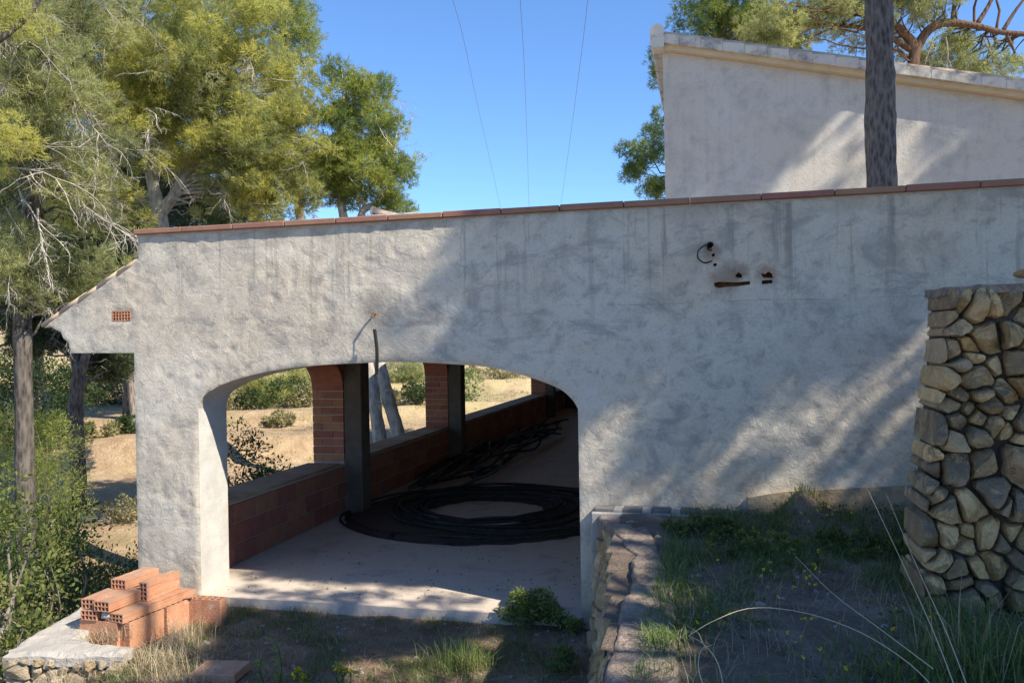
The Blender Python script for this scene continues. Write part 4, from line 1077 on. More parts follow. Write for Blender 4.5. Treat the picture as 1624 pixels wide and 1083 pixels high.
dpt = 19.0
b = atd(262, 640, dpt); gb = gz(b)
pine('pine_tree', 'broad yellow green pine with a forked pale trunk behind the coping', (b[0], b[1], gb),
     [[(b[0], b[1], gb-.3, .26), (*atd(258, 480, dpt), .22), (*atd(254, 360, dpt), .19), (*atd(244, 300, dpt), .13), (*atd(228, 210, dpt), .10), (*atd(215, 60, dpt), .06)],
      [(*atd(253, 340, dpt), .14), (*atd(288, 290, dpt), .12), (*atd(318, 200, dpt), .08), (*atd(330, 60, dpt), .05)]],
     [E(340, 120, dpt, 165, 160, 2.4, 270), E(430, 255, dpt, 105, 90, 1.8, 120), E(210, 170, dpt-1, 95, 120, 1.6, 60), E(300, -40, dpt, 130, 60, 2, 34), E(400, 320, dpt, 110, 30, 1.4, 18), E(150, 330, dpt-1, 80, 40, 1.2, 16)], 13, 'needle_yellow', 'bark_pale', 110, 10, .13, .017,
     cr=(.22, .44), tint=(.0, .95), dead=26, dead_boxes=[(atd(235, 240, dpt-2), atd(225, 190, dpt-2.2), 1.0, .022), (atd(160, 130, dpt-2), atd(190, 90, dpt-2), 1.2, .012), (atd(190, 215, dpt-2), atd(240, 250, dpt-2), 1.5, .012)])
dpt = 20.0
b = atd(640, 760, dpt); gb = gz(b)
pine('pine_tree', 'rounded green pine with two pale stems seen through the second window', (b[0], b[1], gb),
     [[(*atd(612, 790, dpt)[:2], gb-.3, .19), (*atd(603, 700, dpt), .165), (*atd(588, 600, dpt), .16), (*atd(576, 500, dpt), .14), (*atd(545, 345, dpt), .11), (*atd(538, 260, dpt), .07), (*atd(545, 150, dpt), .04)],
      [(*atd(652, 790, dpt)[:2], gb-.3, .19), (*atd(632, 690, dpt), .165), (*atd(612, 620, dpt), .155), (*atd(596, 540, dpt), .14), (*atd(570, 350, dpt), .09), (*atd(610, 320, dpt), .06), (*atd(630, 270, dpt), .03)]],
     [E(565, 190, dpt, 72, 78, 1.2, 90), E(600, 275, dpt, 64, 58, 1.1, 70), E(530, 285, dpt, 45, 55, 1, 40), E(630, 325, dpt, 28, 22, .7, 8), E(545, 120, dpt, 35, 22, .6, 8)], 14, 'needle_green', 'bark_pale', 120, 10, .12, .016, cr=(.2, .38), tint=(.2, .95), dead=5,
     dead_boxes=[(atd(603, 650, dpt-.2), atd(590, 610, dpt-.4), .35, .04), (atd(612, 620, dpt-.2), atd(640, 605, dpt-.3), .3, .03)])
dpt = 27.0
b = atd(455, 700, dpt); gb = gz(b)
pine('pine_tree', 'slender green pine rising behind the broad yellow one at upper left', (b[0], b[1], gb),
     [[(*atd(522, 700, dpt)[:2], gb-.3, .2), (*atd(515, 560, dpt), .18), (*atd(470, 300, dpt), .15), (*atd(445, 0, dpt), .08), (*atd(445, -120, dpt), .03)]],
     [E(452, 30, dpt, 42, 90, 1.2, 56), E(400, 0, dpt, 40, 40, 1, 14), E(478, 60, dpt, 18, 40, .7, 14), E(430, -120, dpt, 60, 90, 1.2, 20)], 15, 'needle_green', 'bark', 48, 9, .15, .02, cr=(.3, .5), tint=(.3, .9))
dpt = 24.0
b = atd(124, 700, dpt); gb = gz(b)
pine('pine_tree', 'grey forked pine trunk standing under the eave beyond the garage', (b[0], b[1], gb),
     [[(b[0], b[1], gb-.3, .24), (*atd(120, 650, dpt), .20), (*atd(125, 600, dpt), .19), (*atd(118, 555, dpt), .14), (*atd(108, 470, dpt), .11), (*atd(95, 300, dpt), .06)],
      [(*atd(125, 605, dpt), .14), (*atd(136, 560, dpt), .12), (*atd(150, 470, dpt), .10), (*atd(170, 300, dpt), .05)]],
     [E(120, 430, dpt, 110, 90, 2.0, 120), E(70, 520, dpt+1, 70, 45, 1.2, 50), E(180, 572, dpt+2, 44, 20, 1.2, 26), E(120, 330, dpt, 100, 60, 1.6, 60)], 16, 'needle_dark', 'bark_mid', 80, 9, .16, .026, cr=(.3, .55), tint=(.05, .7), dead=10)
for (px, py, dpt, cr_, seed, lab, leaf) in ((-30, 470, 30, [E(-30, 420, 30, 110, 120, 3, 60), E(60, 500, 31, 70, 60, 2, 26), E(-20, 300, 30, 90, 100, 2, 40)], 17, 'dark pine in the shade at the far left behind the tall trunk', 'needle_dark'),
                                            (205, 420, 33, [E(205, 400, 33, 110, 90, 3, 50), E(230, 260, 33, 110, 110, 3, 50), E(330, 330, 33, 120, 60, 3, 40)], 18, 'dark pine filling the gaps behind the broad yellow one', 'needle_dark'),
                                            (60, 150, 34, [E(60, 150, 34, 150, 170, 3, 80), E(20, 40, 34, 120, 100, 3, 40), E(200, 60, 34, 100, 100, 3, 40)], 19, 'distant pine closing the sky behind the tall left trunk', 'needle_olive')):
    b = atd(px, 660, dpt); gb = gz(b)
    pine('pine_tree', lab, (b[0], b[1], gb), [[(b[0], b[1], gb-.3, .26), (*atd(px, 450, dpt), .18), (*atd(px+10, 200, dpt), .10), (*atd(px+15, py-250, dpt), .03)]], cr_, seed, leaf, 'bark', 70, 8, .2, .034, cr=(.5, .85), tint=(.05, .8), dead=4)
# --- pines across the valley, seen through the windows
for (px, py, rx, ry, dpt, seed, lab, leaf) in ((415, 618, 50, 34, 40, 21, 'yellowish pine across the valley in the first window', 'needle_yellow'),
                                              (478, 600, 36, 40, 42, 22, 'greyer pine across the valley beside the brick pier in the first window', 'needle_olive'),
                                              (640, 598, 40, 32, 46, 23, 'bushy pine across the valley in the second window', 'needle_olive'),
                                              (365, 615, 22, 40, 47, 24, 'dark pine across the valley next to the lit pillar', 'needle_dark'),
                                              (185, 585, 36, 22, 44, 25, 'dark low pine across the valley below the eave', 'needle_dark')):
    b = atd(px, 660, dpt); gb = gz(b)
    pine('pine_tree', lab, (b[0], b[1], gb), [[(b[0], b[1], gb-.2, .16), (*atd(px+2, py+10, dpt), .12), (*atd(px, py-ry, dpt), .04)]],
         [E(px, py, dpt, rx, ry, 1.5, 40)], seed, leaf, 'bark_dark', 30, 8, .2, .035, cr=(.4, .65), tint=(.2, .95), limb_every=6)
# --- right-hand pines
dpt = 22.0
b = atd(1442, 480, dpt)
pine('pine_tree', 'spreading pine behind the house with arching red brown limbs', (b[0], b[1], .8),
     [[(b[0], b[1], .6, .34), (*atd(1444, 300, dpt), .28), (*atd(1446, 130, dpt), .15), (*atd(1450, 75, dpt), .14), (*atd(1420, 40, dpt), .09), (*atd(1380, -20, dpt), .08), (*atd(1350, -160, dpt), .04)],
      [(*atd(1447, 100, dpt), .13), (*atd(1462, 62, dpt), .12), (*atd(1490, 38, dpt), .11), (*atd(1540, 40, dpt), .09), (*atd(1590, 52, dpt), .07), (*atd(1640, 55, dpt), .07)]],
     [E(1440, 10, dpt, 80, 34, 1.3, 60), E(1330, 25, dpt, 90, 55, 1.3, 80), E(1240, 50, dpt, 70, 50, 1.3, 56), E(1500, 100, dpt+1, 55, 48, 1.2, 70), E(1570, 110, dpt+1, 40, 40, 1.2, 26), E(1480, -90, dpt, 180, 80, 2, 40), E(1410, 90, dpt+1, 22, 30, .8, 8), E(1612, 105, dpt, 30, 28, .8, 7)], 31, 'needle_olive', 'bark_red', 90, 10, .12, .016, cr=(.18, .36), tint=(.0, .8), dead=24, limb_every=4,
     extra_limbs=[[(*atd(1446, 80, dpt), .09), (*atd(1390, 50, dpt), .07), (*atd(1300, 38, dpt), .05), (*atd(1220, 40, dpt), .03)], [(*atd(1550, 38, dpt), .07), (*atd(1570, 5, dpt), .05), (*atd(1590, -40, dpt), .03)], [(*atd(1590, 50, dpt), .06), (*atd(1612, 15, dpt), .04), (*atd(1640, -20, dpt), .02)], [(*atd(1595, 52, dpt), .05), (*atd(1610, 85, dpt), .025)]],
     dead_boxes=[(atd(1500, 60, dpt), atd(1520, 130, dpt), 1.3, .02), (atd(1560, 60, dpt), atd(1570, 130, dpt), 1.2, .02), (atd(1480, 60, dpt), atd(1470, 130, dpt), 1.2, .02)])
dpt = 24.0
b = atd(1130, 480, dpt)
pine('pine_tree', 'green pine behind the house whose sprays show left of its corner', (b[0], b[1], .8),
     [[(b[0], b[1], .6, .30), (*atd(1130, 250, dpt), .22), (*atd(1145, 60, dpt), .14), (*atd(1150, -120, dpt), .05)]],
     [E(1140, 25, dpt, 75, 65, 1.6, 110), E(1215, 50, dpt, 65, 55, 1.6, 80), E(1012, 255, dpt, 34, 34, .7, 26), E(1045, 210, dpt, 16, 50, .8, 14), E(1038, 298, dpt, 28, 20, .7, 16), E(1044, 110, dpt, 12, 40, .6, 12), E(1130, -90, dpt, 110, 70, 2, 30)], 32, 'needle_green', 'bark', 100, 10, .12, .017, cr=(.2, .36), tint=(.0, .55), dead=6, limb_every=4)
b = aty(1397, 300, 10.8)
pine('pine_tree', 'straight dark pine trunk rising between the garage wall and the house', (b[0], b[1], .8),
     [[(b[0]+.02, b[1], .6, .20), (*aty(1397, 290, 10.8), .172), (*aty(1396, 150, 10.8), .165), (*aty(1393, 0, 10.8), .155), (b[0]-.1, b[1], 9.5, .13), (b[0]-.2, b[1]+.2, 13, .05)]],
     [((b[0]-.1, b[1], 11.5), (2.2, 2.2, 1.8), 60)], 33, 'needle_green', 'bark_dark', 40, 8, .14, .03, cr=(.3, .5), limb_every=6)

# --- pines out of the picture on the right: they shade the wall, the drive and the terrace
def lit_poly(px, py, polys):
    P = np.stack([px, py], -1); r_ = np.zeros(len(P), bool)
    for pl in polys: r_ |= inside(P, pl)
    return r_
LIT = [[(922, 970), (922, 700), (1040, 605), (1075, 625), (965, 735), (950, 800)],
       [(985, 800), (1045, 765), (1225, 645), (1262, 668), (1120, 800)],
       [(1230, 775), (1330, 640), (1425, 555), (1475, 500), (1452, 600), (1400, 720), (1300, 800)],
       [(1555, 440), (1570, 370), (1624, 335), (1624, 440)], [(1200, 765), (1430, 760), (1430, 797), (1200, 800)],
       [(1015, 930), (1072, 940), (1080, 1083), (960, 1083)], [(850, 985), (945, 985), (945, 1012), (850, 1012)], [(560, 1045), (700, 1040), (790, 1010), (800, 1040), (640, 1083), (560, 1083)],
       [(0, 890), (330, 890), (335, 960), (300, 1083), (0, 1083)], [(318, 900), (760, 935), (790, 972), (318, 945)], [(945, 820), (1010, 850), (1000, 980), (945, 1000)]]
LIT_H = [[(1335, 165), (1400, 168), (1330, 250), (1270, 312), (1215, 312), (1290, 230)], [(1405, 175), (1480, 185), (1415, 262), (1400, 312), (1340, 312), (1378, 230)], [(1520, 188), (1545, 192), (1450, 290), (1420, 290)]]
def land(P):
    """where the shadow of points P falls: pixel, and whether that spot is sunlit in the photograph; 0 free, 1 shade wanted, 2 lit"""
    n = len(P); code = np.zeros(n, int)
    t = (P[:, 1]-D)/S[1]; Q = P-S*t[:, None]
    opn = (t > 0) & (Q[:, 2] > 0) & (Q[:, 2] < 2.2) & (Q[:, 0] > -5.08) & (Q[:, 0] < -1.16)
    onw = ~opn & (t > 0) & (Q[:, 2] > -.1) & (Q[:, 2] < 3.75) & (Q[:, 0] > -5.9) & (Q[:, 0] < 3.2)
    zt2 = (P[:, 2]-.95)/S[2]; G = P-S*zt2[:, None]; terr = (G[:, 0] > -.75) & (G[:, 1] < D) & (G[:, 0] < 3.4) & (G[:, 1] > 2.5)
    zt3 = (P[:, 2]+.1)/S[2]; G3 = P-S*zt3[:, None]; drv = (G3[:, 0] > -6.2) & (G3[:, 0] < -.75) & (G3[:, 1] < D) & (G3[:, 1] > 4.6)
    t4 = (P[:, 1]-HY)/S[1]; Q4 = P-S*t4[:, None]; onh = (t4 > 0) & (Q4[:, 0] > hx0) & (Q4[:, 0] < 6) & (Q4[:, 2] > 4.5) & (Q4[:, 2] < 8)
    for Tg, msk, kind in ((Q4, onh, 'h'), (Q, onw & ~terr, 'w'), (G3, drv & ~onw & ~terr & ~opn, 'g'), (G, terr & ~onh, 't')):
        if not msk.any(): continue
        q_ = Tg[msk]; v = q_-CAM; k = v@fw; px = CX+FPX*(v@rt)/k; py = CY-FPX*(v@up)/k
        if kind == 'h': lit = lit_poly(px, py, LIT_H)
        else: lit = lit_poly(px, py, LIT)
        if kind == 'w':
            s_ = q_[:, 0]-q_[:, 2]; lit |= (s_ < -5.85) | ((s_ > -5.42) & (s_ < -5.12) & (q_[:, 2] < 3.3))
        code[msk] = np.where(lit, 2, 1)
    tf = P[:, 2]/S[2]; Ff = P-S*tf[:, None]; sl = opn & ((Ff[:, 0] < -2.0) | (Ff[:, 0] < -5.08)) & (Ff[:, 1] < 7.95)
    code[opn] = 0; code[sl] = 2
    return code
def shade_clumps(n_try, target, tlo, thi, rr, seed, cover):
    rs = np.random.default_rng(seed); out = []; cnt = {}
    for _ in range(n_try):
        P = target(rs); t = rs.uniform(tlo, thi); r = rs.uniform(*rr); c = P+S*t
        pts_ = c+rand_dir(26, rs)*(r+.05)*np.array([1, 1, .85]); cd_ = land(pts_)
        if (cd_ == 2).mean() > .04 or (cd_ > 0).mean() < .2: continue
        sx = c@np.array([-S[1], S[0], 0])/math.hypot(S[0], S[1]); sy = c@np.cross(S, [-S[1]/math.hypot(S[0], S[1]), S[0]/math.hypot(S[0], S[1]), 0])
        key = (int(sx/.2), int(sy/.2))
        if cnt.get(key, 0) >= cover: continue
        cnt[key] = cnt.get(key, 0)+1; out.append((c, r))
    return out
def tgt_facade(rs):
    k = rs.uniform()
    if k < .5: return np.array([rs.uniform(-3.4, 2.8), D, rs.uniform(1, 3.75)])
    if k < .75: return np.array([rs.uniform(-.6, 2.4), rs.uniform(3.2, 7.3), .95])
    return np.array([rs.uniform(-4.9, -.8), rs.uniform(5.2, 7.3), -.1])
def tgt_house(rs): return np.array([rs.uniform(hx0-.2, 5.2), HY, rs.uniform(4.6, 7.6)])
def tgt_sw(rs):
    if rs.uniform() < .5: return np.array([rs.uniform(1.1, 2.3), SWY-.1, rs.uniform(.9, 2.7)])
    return np.array([2.1, 10.7, rs.uniform(4, 6.5)])
c1 = shade_clumps(6500, tgt_facade, 8.0, 14.5, (.09, .28), 51, 3)
c2 = shade_clumps(2200, tgt_house, 11, 16, (.10, .30), 52, 2)
rs_ = np.random.default_rng(57)
for _ in range(46):                         # stray sprays that draw thin streaks over the lit patches
    P_ = np.array([rs_.uniform(-.9, 2.4), D, rs_.uniform(1.1, 2.6)]); c1.append((P_+S*rs_.uniform(7, 11), rs_.uniform(.04, .09)))
for _ in range(26):                         # and break up the sun strip on the slab
    P_ = np.array([rs_.uniform(-4.7, -2.2), rs_.uniform(7.45, 7.8), 0.]); c1.append((P_+S*rs_.uniform(9, 13), rs_.uniform(.05, .12)))
for _ in range(16):
    P_ = np.array([rs_.uniform(1.0, 4.2), HY, rs_.uniform(5.0, 6.6)]); c2.append((P_+S*rs_.uniform(9, 13), rs_.uniform(.05, .10)))
c3 = []
rs_ = np.random.default_rng(53)
for _ in range(70):
    c = tgt_sw(rs_)+S*rs_.uniform(9.5, 13)
    if (land(c+rand_dir(20, rs_)*.3) == 2).mean() < .15: c3.append((c, .32))
def trunk_for(cl, x, y): return None
allc = c1+c3
mx = np.array([c for c, r in allc]); cut = np.median(mx[:, 0])
ga = [q_ for q_ in allc if q_[0][0] < cut]; gb_ = [q_ for q_ in allc if q_[0][0] >= cut]
for cl, lab, sd, z_ in ((ga, 'shading pine right of the picture, nearer one', 61, .9), (gb_, 'shading pine right of the picture, farther one', 62, .9), (c2, 'shading pine right of the house, out of the picture', 63, .8)):
    mm = np.array([c for c, r in cl]); cxy = mm.mean(0); tx, ty = {61: (8.0, 1.2), 62: (11.0, 1.6), 63: (cxy[0]+3, cxy[1]-3.5)}[sd]
    pine('pine_tree', lab, (tx, ty, z_), [[(tx, ty, z_-.2, .3), (tx, ty, 4, .24), (tx-.2, ty+.1, cxy[2]-.5, .16), (tx-.3, ty+.2, mm[:, 2].max(), .06)]], [], sd, 'needle_green', 'bark', 150, 7, .13, .03, clumps=cl, limb_every=40)
print('shade clumps', len(c1), len(c2), len(c3))
# ------------------------------------------------------------------ bushes, weeds and grass
def leaf_quads(C, Dr, size, rs, asp=.45):
    n = len(C); d = unit(Dr+rs.normal(0, .5, (n, 3))); sd = unit(np.cross(d, rs.normal(size=(n, 3)))); L = size*rs.uniform(.6, 1.3, (n, 1))
    up_ = np.cross(d, sd)*L*.12
    return np.stack([C, C+d*L*.5+sd*L*asp*.5+up_, C+d*L, C+d*L*.5-sd*L*asp*.5+up_], 1).reshape(-1, 3)
def quad_obj(name, V, mat, tint, parent):
    return obj(name, tri_mesh(name, V, M[mat], tint, np.arange(len(V), dtype=np.int32).reshape(-1, 4)), parent)
def bush(name, label, pos, rad, nclump, per, size, mat, seed, tint=(.1, .9), cat='bush', group=None, cr=.4, stems=6, asp=.45):
    rs = np.random.default_rng(seed); pos = np.asarray(pos, float); rad = np.asarray(rad, float)
    t = thing(name, label, cat, pos, group); c0_ = pos+np.array([0, 0, rad[2]*.9])
    Cs, Ds, Ts = [], [], []; mb = MB()
    for i in range(nclump):
        d = rand_dir(1, rs)[0]; p = c0_+d*rad*rs.uniform(.3, 1)**.5; p[2] = max(p[2], pos[2]+.05)
        C, Dr = clump_tufts(p, cr*rad.min()*rs.uniform(.7, 1.2), per, rs, .4, .9); Cs.append(C); Ds.append(Dr); Ts.append(np.clip(rs.uniform(*tint)+rs.normal(0, .13, per), 0, 1))
        if i % max(1, nclump//stems) == 0: limb_to(mb, pos+rs.normal(0, .03, 3)*[1, 1, 0]-[0, 0, .1], p, .018*rad.max()+.006, .005, rs, 6)
    quad_obj('foliage', leaf_quads(np.vstack(Cs), np.vstack(Ds), size, rs, asp), mat, np.repeat(np.concatenate(Ts), 4), t)
    mb.build('stems', M['bark'], t); return t
def on_ground(px, py, depth):
    p = atd(px, py, depth); return np.array([p[0], p[1], gz(p)])
# lower left, beside and below the drive; low tints stand in for tree shade
bush('bush', 'dark leafy bush with sunlit tips at the foot of the tall left pine', on_ground(20, 860, 12.5), (1.4, 1.3, 1.3), 110, 90, .055, 'leaf', 71, (.0, .5))
bush('bush', 'broad green bush between the left pine and the white pillar', on_ground(150, 900, 12.0), (1.4, 1.0, 1.0), 110, 90, .055, 'leaf', 72, (.0, .55))
bush('bush', 'shaded bush in the hollow just left of the white pillar', on_ground(205, 880, 15), (1.2, 1.1, .7), 80, 80, .065, 'leaf', 73, (.0, .5))
bush('bush', 'yellow green bush touching the low wall at the lower left', on_ground(92, 1000, 9.6), (.8, .7, 1.0), 46, 70, .06, 'leaf', 74, (.35, 1.0))
bush('bush', 'dark bush in the bottom left corner outside the low wall', on_ground(10, 1000, 9.2), (1.0, .9, 1.05), 52, 70, .07, 'leaf', 75, (.0, .35))
bush('bush', 'bright green weed at the outer foot of the low wall, bottom left edge', on_ground(-10, 1075, 7.6), (.5, .45, 1.15), 40, 60, .06, 'leaf', 76, (.5, 1.0))
bush('pine_sapling', 'light green young pine behind the tall left trunk', on_ground(78, 760, 18.5), (.75, .8, 2.1), 120, 100, .10, 'needle_green', 77, (.4, 1.0), 'sapling', asp=.14)
bush('pine_sapling', 'young pine at the left border beyond the tall trunk', on_ground(-5, 760, 19), (1.1, .9, 2.2), 130, 100, .10, 'needle_green', 78, (.3, .9), 'sapling', asp=.14)
bush('bush', 'low shaded scrub at the start of the dirt slope', on_ground(40, 840, 20), (1.6, 1.0, .8), 80, 80, .08, 'leaf', 79, (.0, .5))
bush('bush', 'sparse dry shrub on the dirt slope left of the pillar', on_ground(200, 790, 23), (.8, .7, .4), 24, 50, .09, 'leaf_dry', 80, (.2, .8))
bush('bush', 'dark hedge of scrub below the eave on the far bank', on_ground(185, 640, 40), (4.2, 1.4, 1.1), 110, 80, .15, 'leaf', 81, (.0, .35))
bush('bush', 'dark evergreen scrub filling the shade behind the left trunks', on_ground(40, 640, 30), (3.0, 1.6, 1.9), 130, 80, .13, 'leaf', 85, (.0, .45))
bush('bush', 'grey green scrub behind the forked trunk under the eave', on_ground(95, 690, 29), (1.0, 1.0, .6), 40, 70, .10, 'leaf', 86, (.1, .7))
# through the first window
bush('bush', 'dark upright shrub just outside the first window', on_ground(385, 760, 15.0), (.75, .7, 1.65), 60, 75, .075, 'leaf', 82, (.0, .5))
bush('bush', 'bright green shrub outside the first window near the brick pier', on_ground(440, 780, 15.6), (.8, .6, 1.05), 52, 75, .075, 'leaf', 83, (.45, 1.0))
bush('bush', 'pale dry shrub against the brick pier in the first window', on_ground(483, 740, 20), (.7, .6, 1.15), 36, 60, .09, 'leaf_dry', 84, (.3, 1.0))
BG = 'bushes dotted over the terraced hillside'
spots = [(372, 668, 36.5, .8, .5, 1), (400, 672, 37, .7, .45, 0), (452, 668, 38, .9, .75, 0), (480, 670, 37.5, .6, .5, 1), (440, 690, 34, .6, .35, 1), (655, 640, 42, .55, .4, 0), (665, 668, 37.5, .6, .5, 0),
         (640, 660, 38, .9, .35, 1), (740, 640, 40, .7, .8, 2), (765, 618, 52, 1.4, .5, 1), (800, 625, 47, 1.1, .35, 1), (745, 600, 60, 1.6, .5, 1), (790, 592, 66, 1.5, .6, 2), (825, 612, 50, 1.0, .6, 2), (835, 590, 66, 1.2, .6, 1),
         (160, 690, 31, .7, .35, 1), (205, 700, 32, .5, .4, 0), (650, 600, 60, 1.5, .7, 1)]
BLAB = ['rounded scrub patch on the second bank right of the lit pillar', 'dark small bush at the tree foot in the first window', 'largest round bush under the pines in the first window', 'dry bush next to the brick pier in the first window', 'low dry scrub on the lower bank in the first window', 'small dark bush high in the second window', 'dark round bush at the right side of the second window', 'pale scrub band on the bank in the second window', 'green upright bush at the left of the third window', 'dry scrub across the middle of the third window', 'low dry scrub near the sill in the third window', 'far dry bush at the top left of the third window', 'far green bush at the top middle of the third window', 'green bush at the right of the third window', 'far dry bush beside the last brick pier', 'dry bush on the bank below the eave', 'dark bush on the bank against the pillar edge', 'far pale bush behind the two pale stems']
for k, (px, py, dpt, r_, h_, mt) in enumerate(spots):
    bush('hillside_bush', BLAB[k], on_ground(px, py, dpt), (r_, r_, h_), 22, 46, .14, ('leaf', 'leaf_dry', 'grass_green')[mt], 300+k, (.2, 1.0) if mt else (.0, .5), 'bush', BG)

def blades(roots, hts, wid, lean, rs, bend=.5):
    n = len(roots); a = rs.uniform(0, 2*math.pi, n); dr = np.stack([np.cos(a), np.sin(a), np.zeros(n)], -1); sd = np.stack([-np.sin(a), np.cos(a), np.zeros(n)], -1)
    l_ = (lean*rs.uniform(.2, 1.3, n))[:, None]; h = hts[:, None]; w_ = (wid*rs.uniform(.6, 1.3, n))[:, None]; Z1 = np.array([0, 0, 1.])
    m1 = roots+dr*h*l_*.3+Z1*h*.55; tp_ = roots+dr*h*l_*(.6+bend)+Z1*h*(1-.35*l_*bend)
    A, B, Cc, Dd = roots-sd*w_/2, roots+sd*w_/2, m1+sd*w_*.4, m1-sd*w_*.4
    return np.stack([A, B, Cc, A, Cc, Dd, Dd, Cc, tp_], 1).reshape(-1, 3)
def tuft(name, label, cat, pos, n, spread, h, wid, lean, mat, seed, tint=(.2, .9), group=None):
    rs = np.random.default_rng(seed); pos = np.asarray(pos, float); r_ = pos+rs.normal(0, spread, (n, 3))*[1, 1, 0]
    V = blades(r_, h*rs.uniform(.4, 1.15, n), wid, lean, rs)
    o = obj(name, tri_mesh(name, V-pos, M[mat], np.repeat(np.clip(rs.uniform(*tint, n), 0, 1), 9)), None, pos); return tag(o, label, cat, group)
def drv(px, py):
    p = atz(px, py, -.1); p[2] = float(drive_z(p[0], p[1])); return p
def ter(px, py):
    p = atz(px, py, .95); p[2] = float(terr_z(p[0], p[1])); return p
# drive: singled-out plants
tuft('grass_clump', 'green grass clump in the middle of the drive foreground', 'grass', drv(735, 1052), 260, .13, .26, .007, .8, 'grass_green', 401, (.3, 1))
tuft('grass_clump', 'low yellow green grass spilling left of the green clump in the drive', 'grass', drv(660, 1070), 130, .15, .12, .005, 1.1, 'grass_green', 402, (.5, 1))
bush('weed', 'leafy green weed growing against the slab by the right jamb', drv(845, 992), (.30, .2, .16), 44, 46, .055, 'grass_green', 403, (.3, 1.0), 'weed', asp=.3)
bush('weed', 'small green rosette weed beside the right jamb of the arch', drv(905, 1003), (.12, .1, .07), 12, 30, .05, 'grass_green', 404, (.5, 1.0), 'weed', asp=.3)
bush('weed', 'dark weed near the retaining wall foot in the drive', drv(893, 1066), (.12, .1, .10), 12, 30, .055, 'grass_green', 405, (.2, .7), 'weed', asp=.3)
def stalk_plant(label, pos, h, seed, n=9, lean=.12, flowers=0, name='weed'):
    rs = np.random.default_rng(seed); t = thing(name, label, 'weed', pos); mb = MB(); pos = np.asarray(pos, float); C, Dr = [], []; FL = []
    for s_ in range(1 if not flowers else 5):
        hh_ = h*rs.uniform(.7, 1.0) if flowers else h; top = pos+np.array([rs.normal(0, lean*h*2 if flowers else lean*h), rs.normal(0, lean*h), hh_])
        path = spline([pos, pos*.5+top*.5+rs.normal(0, .02, 3), top], 9); mb.tube(path, list(np.linspace(.006, .003, 9)), 5)
        for k in range(n):
            p = path[rs.integers(1, 9)]; C.append(p); d = rand_dir(1, rs)[0]; d[2] = abs(d[2])*.5; Dr.append(d)
        if flowers: FL.append(path[-1])
    mb.build('stem', M['needle_green'], t)
    quad_obj('leaves', leaf_quads(np.array(C), np.array(Dr), .075, rs, .32), 'grass_green', rs.uniform(.5, 1, len(C)*4), t)
    for f_ in FL:
        C2 = np.repeat(f_[None], 14, 0); D2 = rand_dir(14, rs)*[1, 1, .4]; quad_obj('flower', leaf_quads(C2, D2, .028, rs, .7), 'petal', rs.uniform(0, 1, 56), t)
stalk_plant('tall spindly pale green weed standing in the drive foreground', drv(444, 1085), .36, 411, 20)
stalk_plant('short green weed at the left of the tall spindly one', drv(418, 1080), .18, 412, 12)
stalk_plant('yellow flowering weed at the bottom of the picture, left clump', drv(476, 1100), .20, 413, 8, .1, 1)
stalk_plant('yellow flowering weed at the bottom of the picture, right clump', drv(545, 1095), .20, 414, 8, .14, 1)
tuft('dry_grass', 'pale dry grass heap between the brick stack and the flat brick', 'dry grass', drv(265, 1055), 420, .17, .22, .004, 1.2, 'grass_dry', 415, (.3, 1))
tuft('dry_grass', 'dry grass tuft leaning on the right side of the brick stack', 'dry grass', drv(285, 1020), 200, .09, .28, .004, .7, 'grass_dry', 416, (.3, 1))
tuft('dry_grass', 'dry grass growing on the low wall beside the stack front', 'dry grass', [*drv(165, 1035)[:2], .02], 160, .09, .14, .004, 1.2, 'grass_dry', 417, (.2, .9))
tuft('dry_grass', 'dry grass at the bottom edge in front of the flat brick', 'dry grass', drv(300, 1085), 300, .16, .16, .004, 1.2, 'grass_dry', 418, (.3, 1))
tuft('grass_clump', 'green tuft growing on the gravelly top of the retaining wall', 'grass', [*ter(1050, 1030)[:2], 1.0], 220, .06, .07, .005, 1.0, 'grass_green', 419, (.4, .9))
# terrace: dry stalks
def stalk(label, pts_, r=.0019):
    p = [atd(q_[0], q_[1], q_[2]*.78) for q_ in pts_]; mb = MB(); c_ = spline(p, 26); mb.tube(c_, list(np.linspace(r*1.3, r*.5, 26)), 5)
    o = mb.build('dry_stalk', M['straw']); return tag(o, label, 'dry stalk', 'dry stalks on the terrace')
k_ = NM('straw', .8, .2); k_.color((.40, .335, .235)); M['straw'] = k_.m
stalk('long pale stalk arching low across the terrace', [(1500, 1110, 3.8), (1440, 1050, 4.1), (1360, 1000, 4.4), (1270, 970, 4.6), (1190, 964, 4.7), (1130, 985, 4.6), (1092, 1008, 4.5)])
stalk('straight pale stalk leaning in front of the stone wall', [(1535, 1090, 3.9), (1500, 1000, 4.2), (1455, 900, 4.5), (1405, 782, 4.7)])
stalk('second stalk leaning in front of the stone wall, left of the straight one', [(1515, 1090, 3.9), (1480, 1000, 4.2), (1430, 890, 4.5), (1378, 780, 4.7)])
stalk('thin stalk slanting over the bare patch of the terrace', [(1480, 1060, 4.2), (1400, 1000, 4.5), (1320, 940, 4.8), (1262, 882, 5.1)])
stalk('reddish blade curling over at the retaining wall', [(1150, 1100, 3.7), (1138, 1050, 3.9), (1115, 1020, 4.0), (1092, 1008, 4.1)])
stalk('pale blade curling beside the reddish one', [(1120, 1100, 3.7), (1108, 1060, 3.8), (1112, 1030, 3.9), (1130, 1022, 3.9)])
tuft('dry_grass', 'tall dry grass tuft at the foot of the stone wall', 'dry grass', ter(1530, 1080), 60, .10, .50, .005, .8, 'grass_dry', 421, (.0, .5))
tuft('grass_clump', 'long green grass clump in the lower right corner', 'grass', ter(1600, 1080), 260, .20, .34, .008, .8, 'grass_green', 422, (.0, .6))
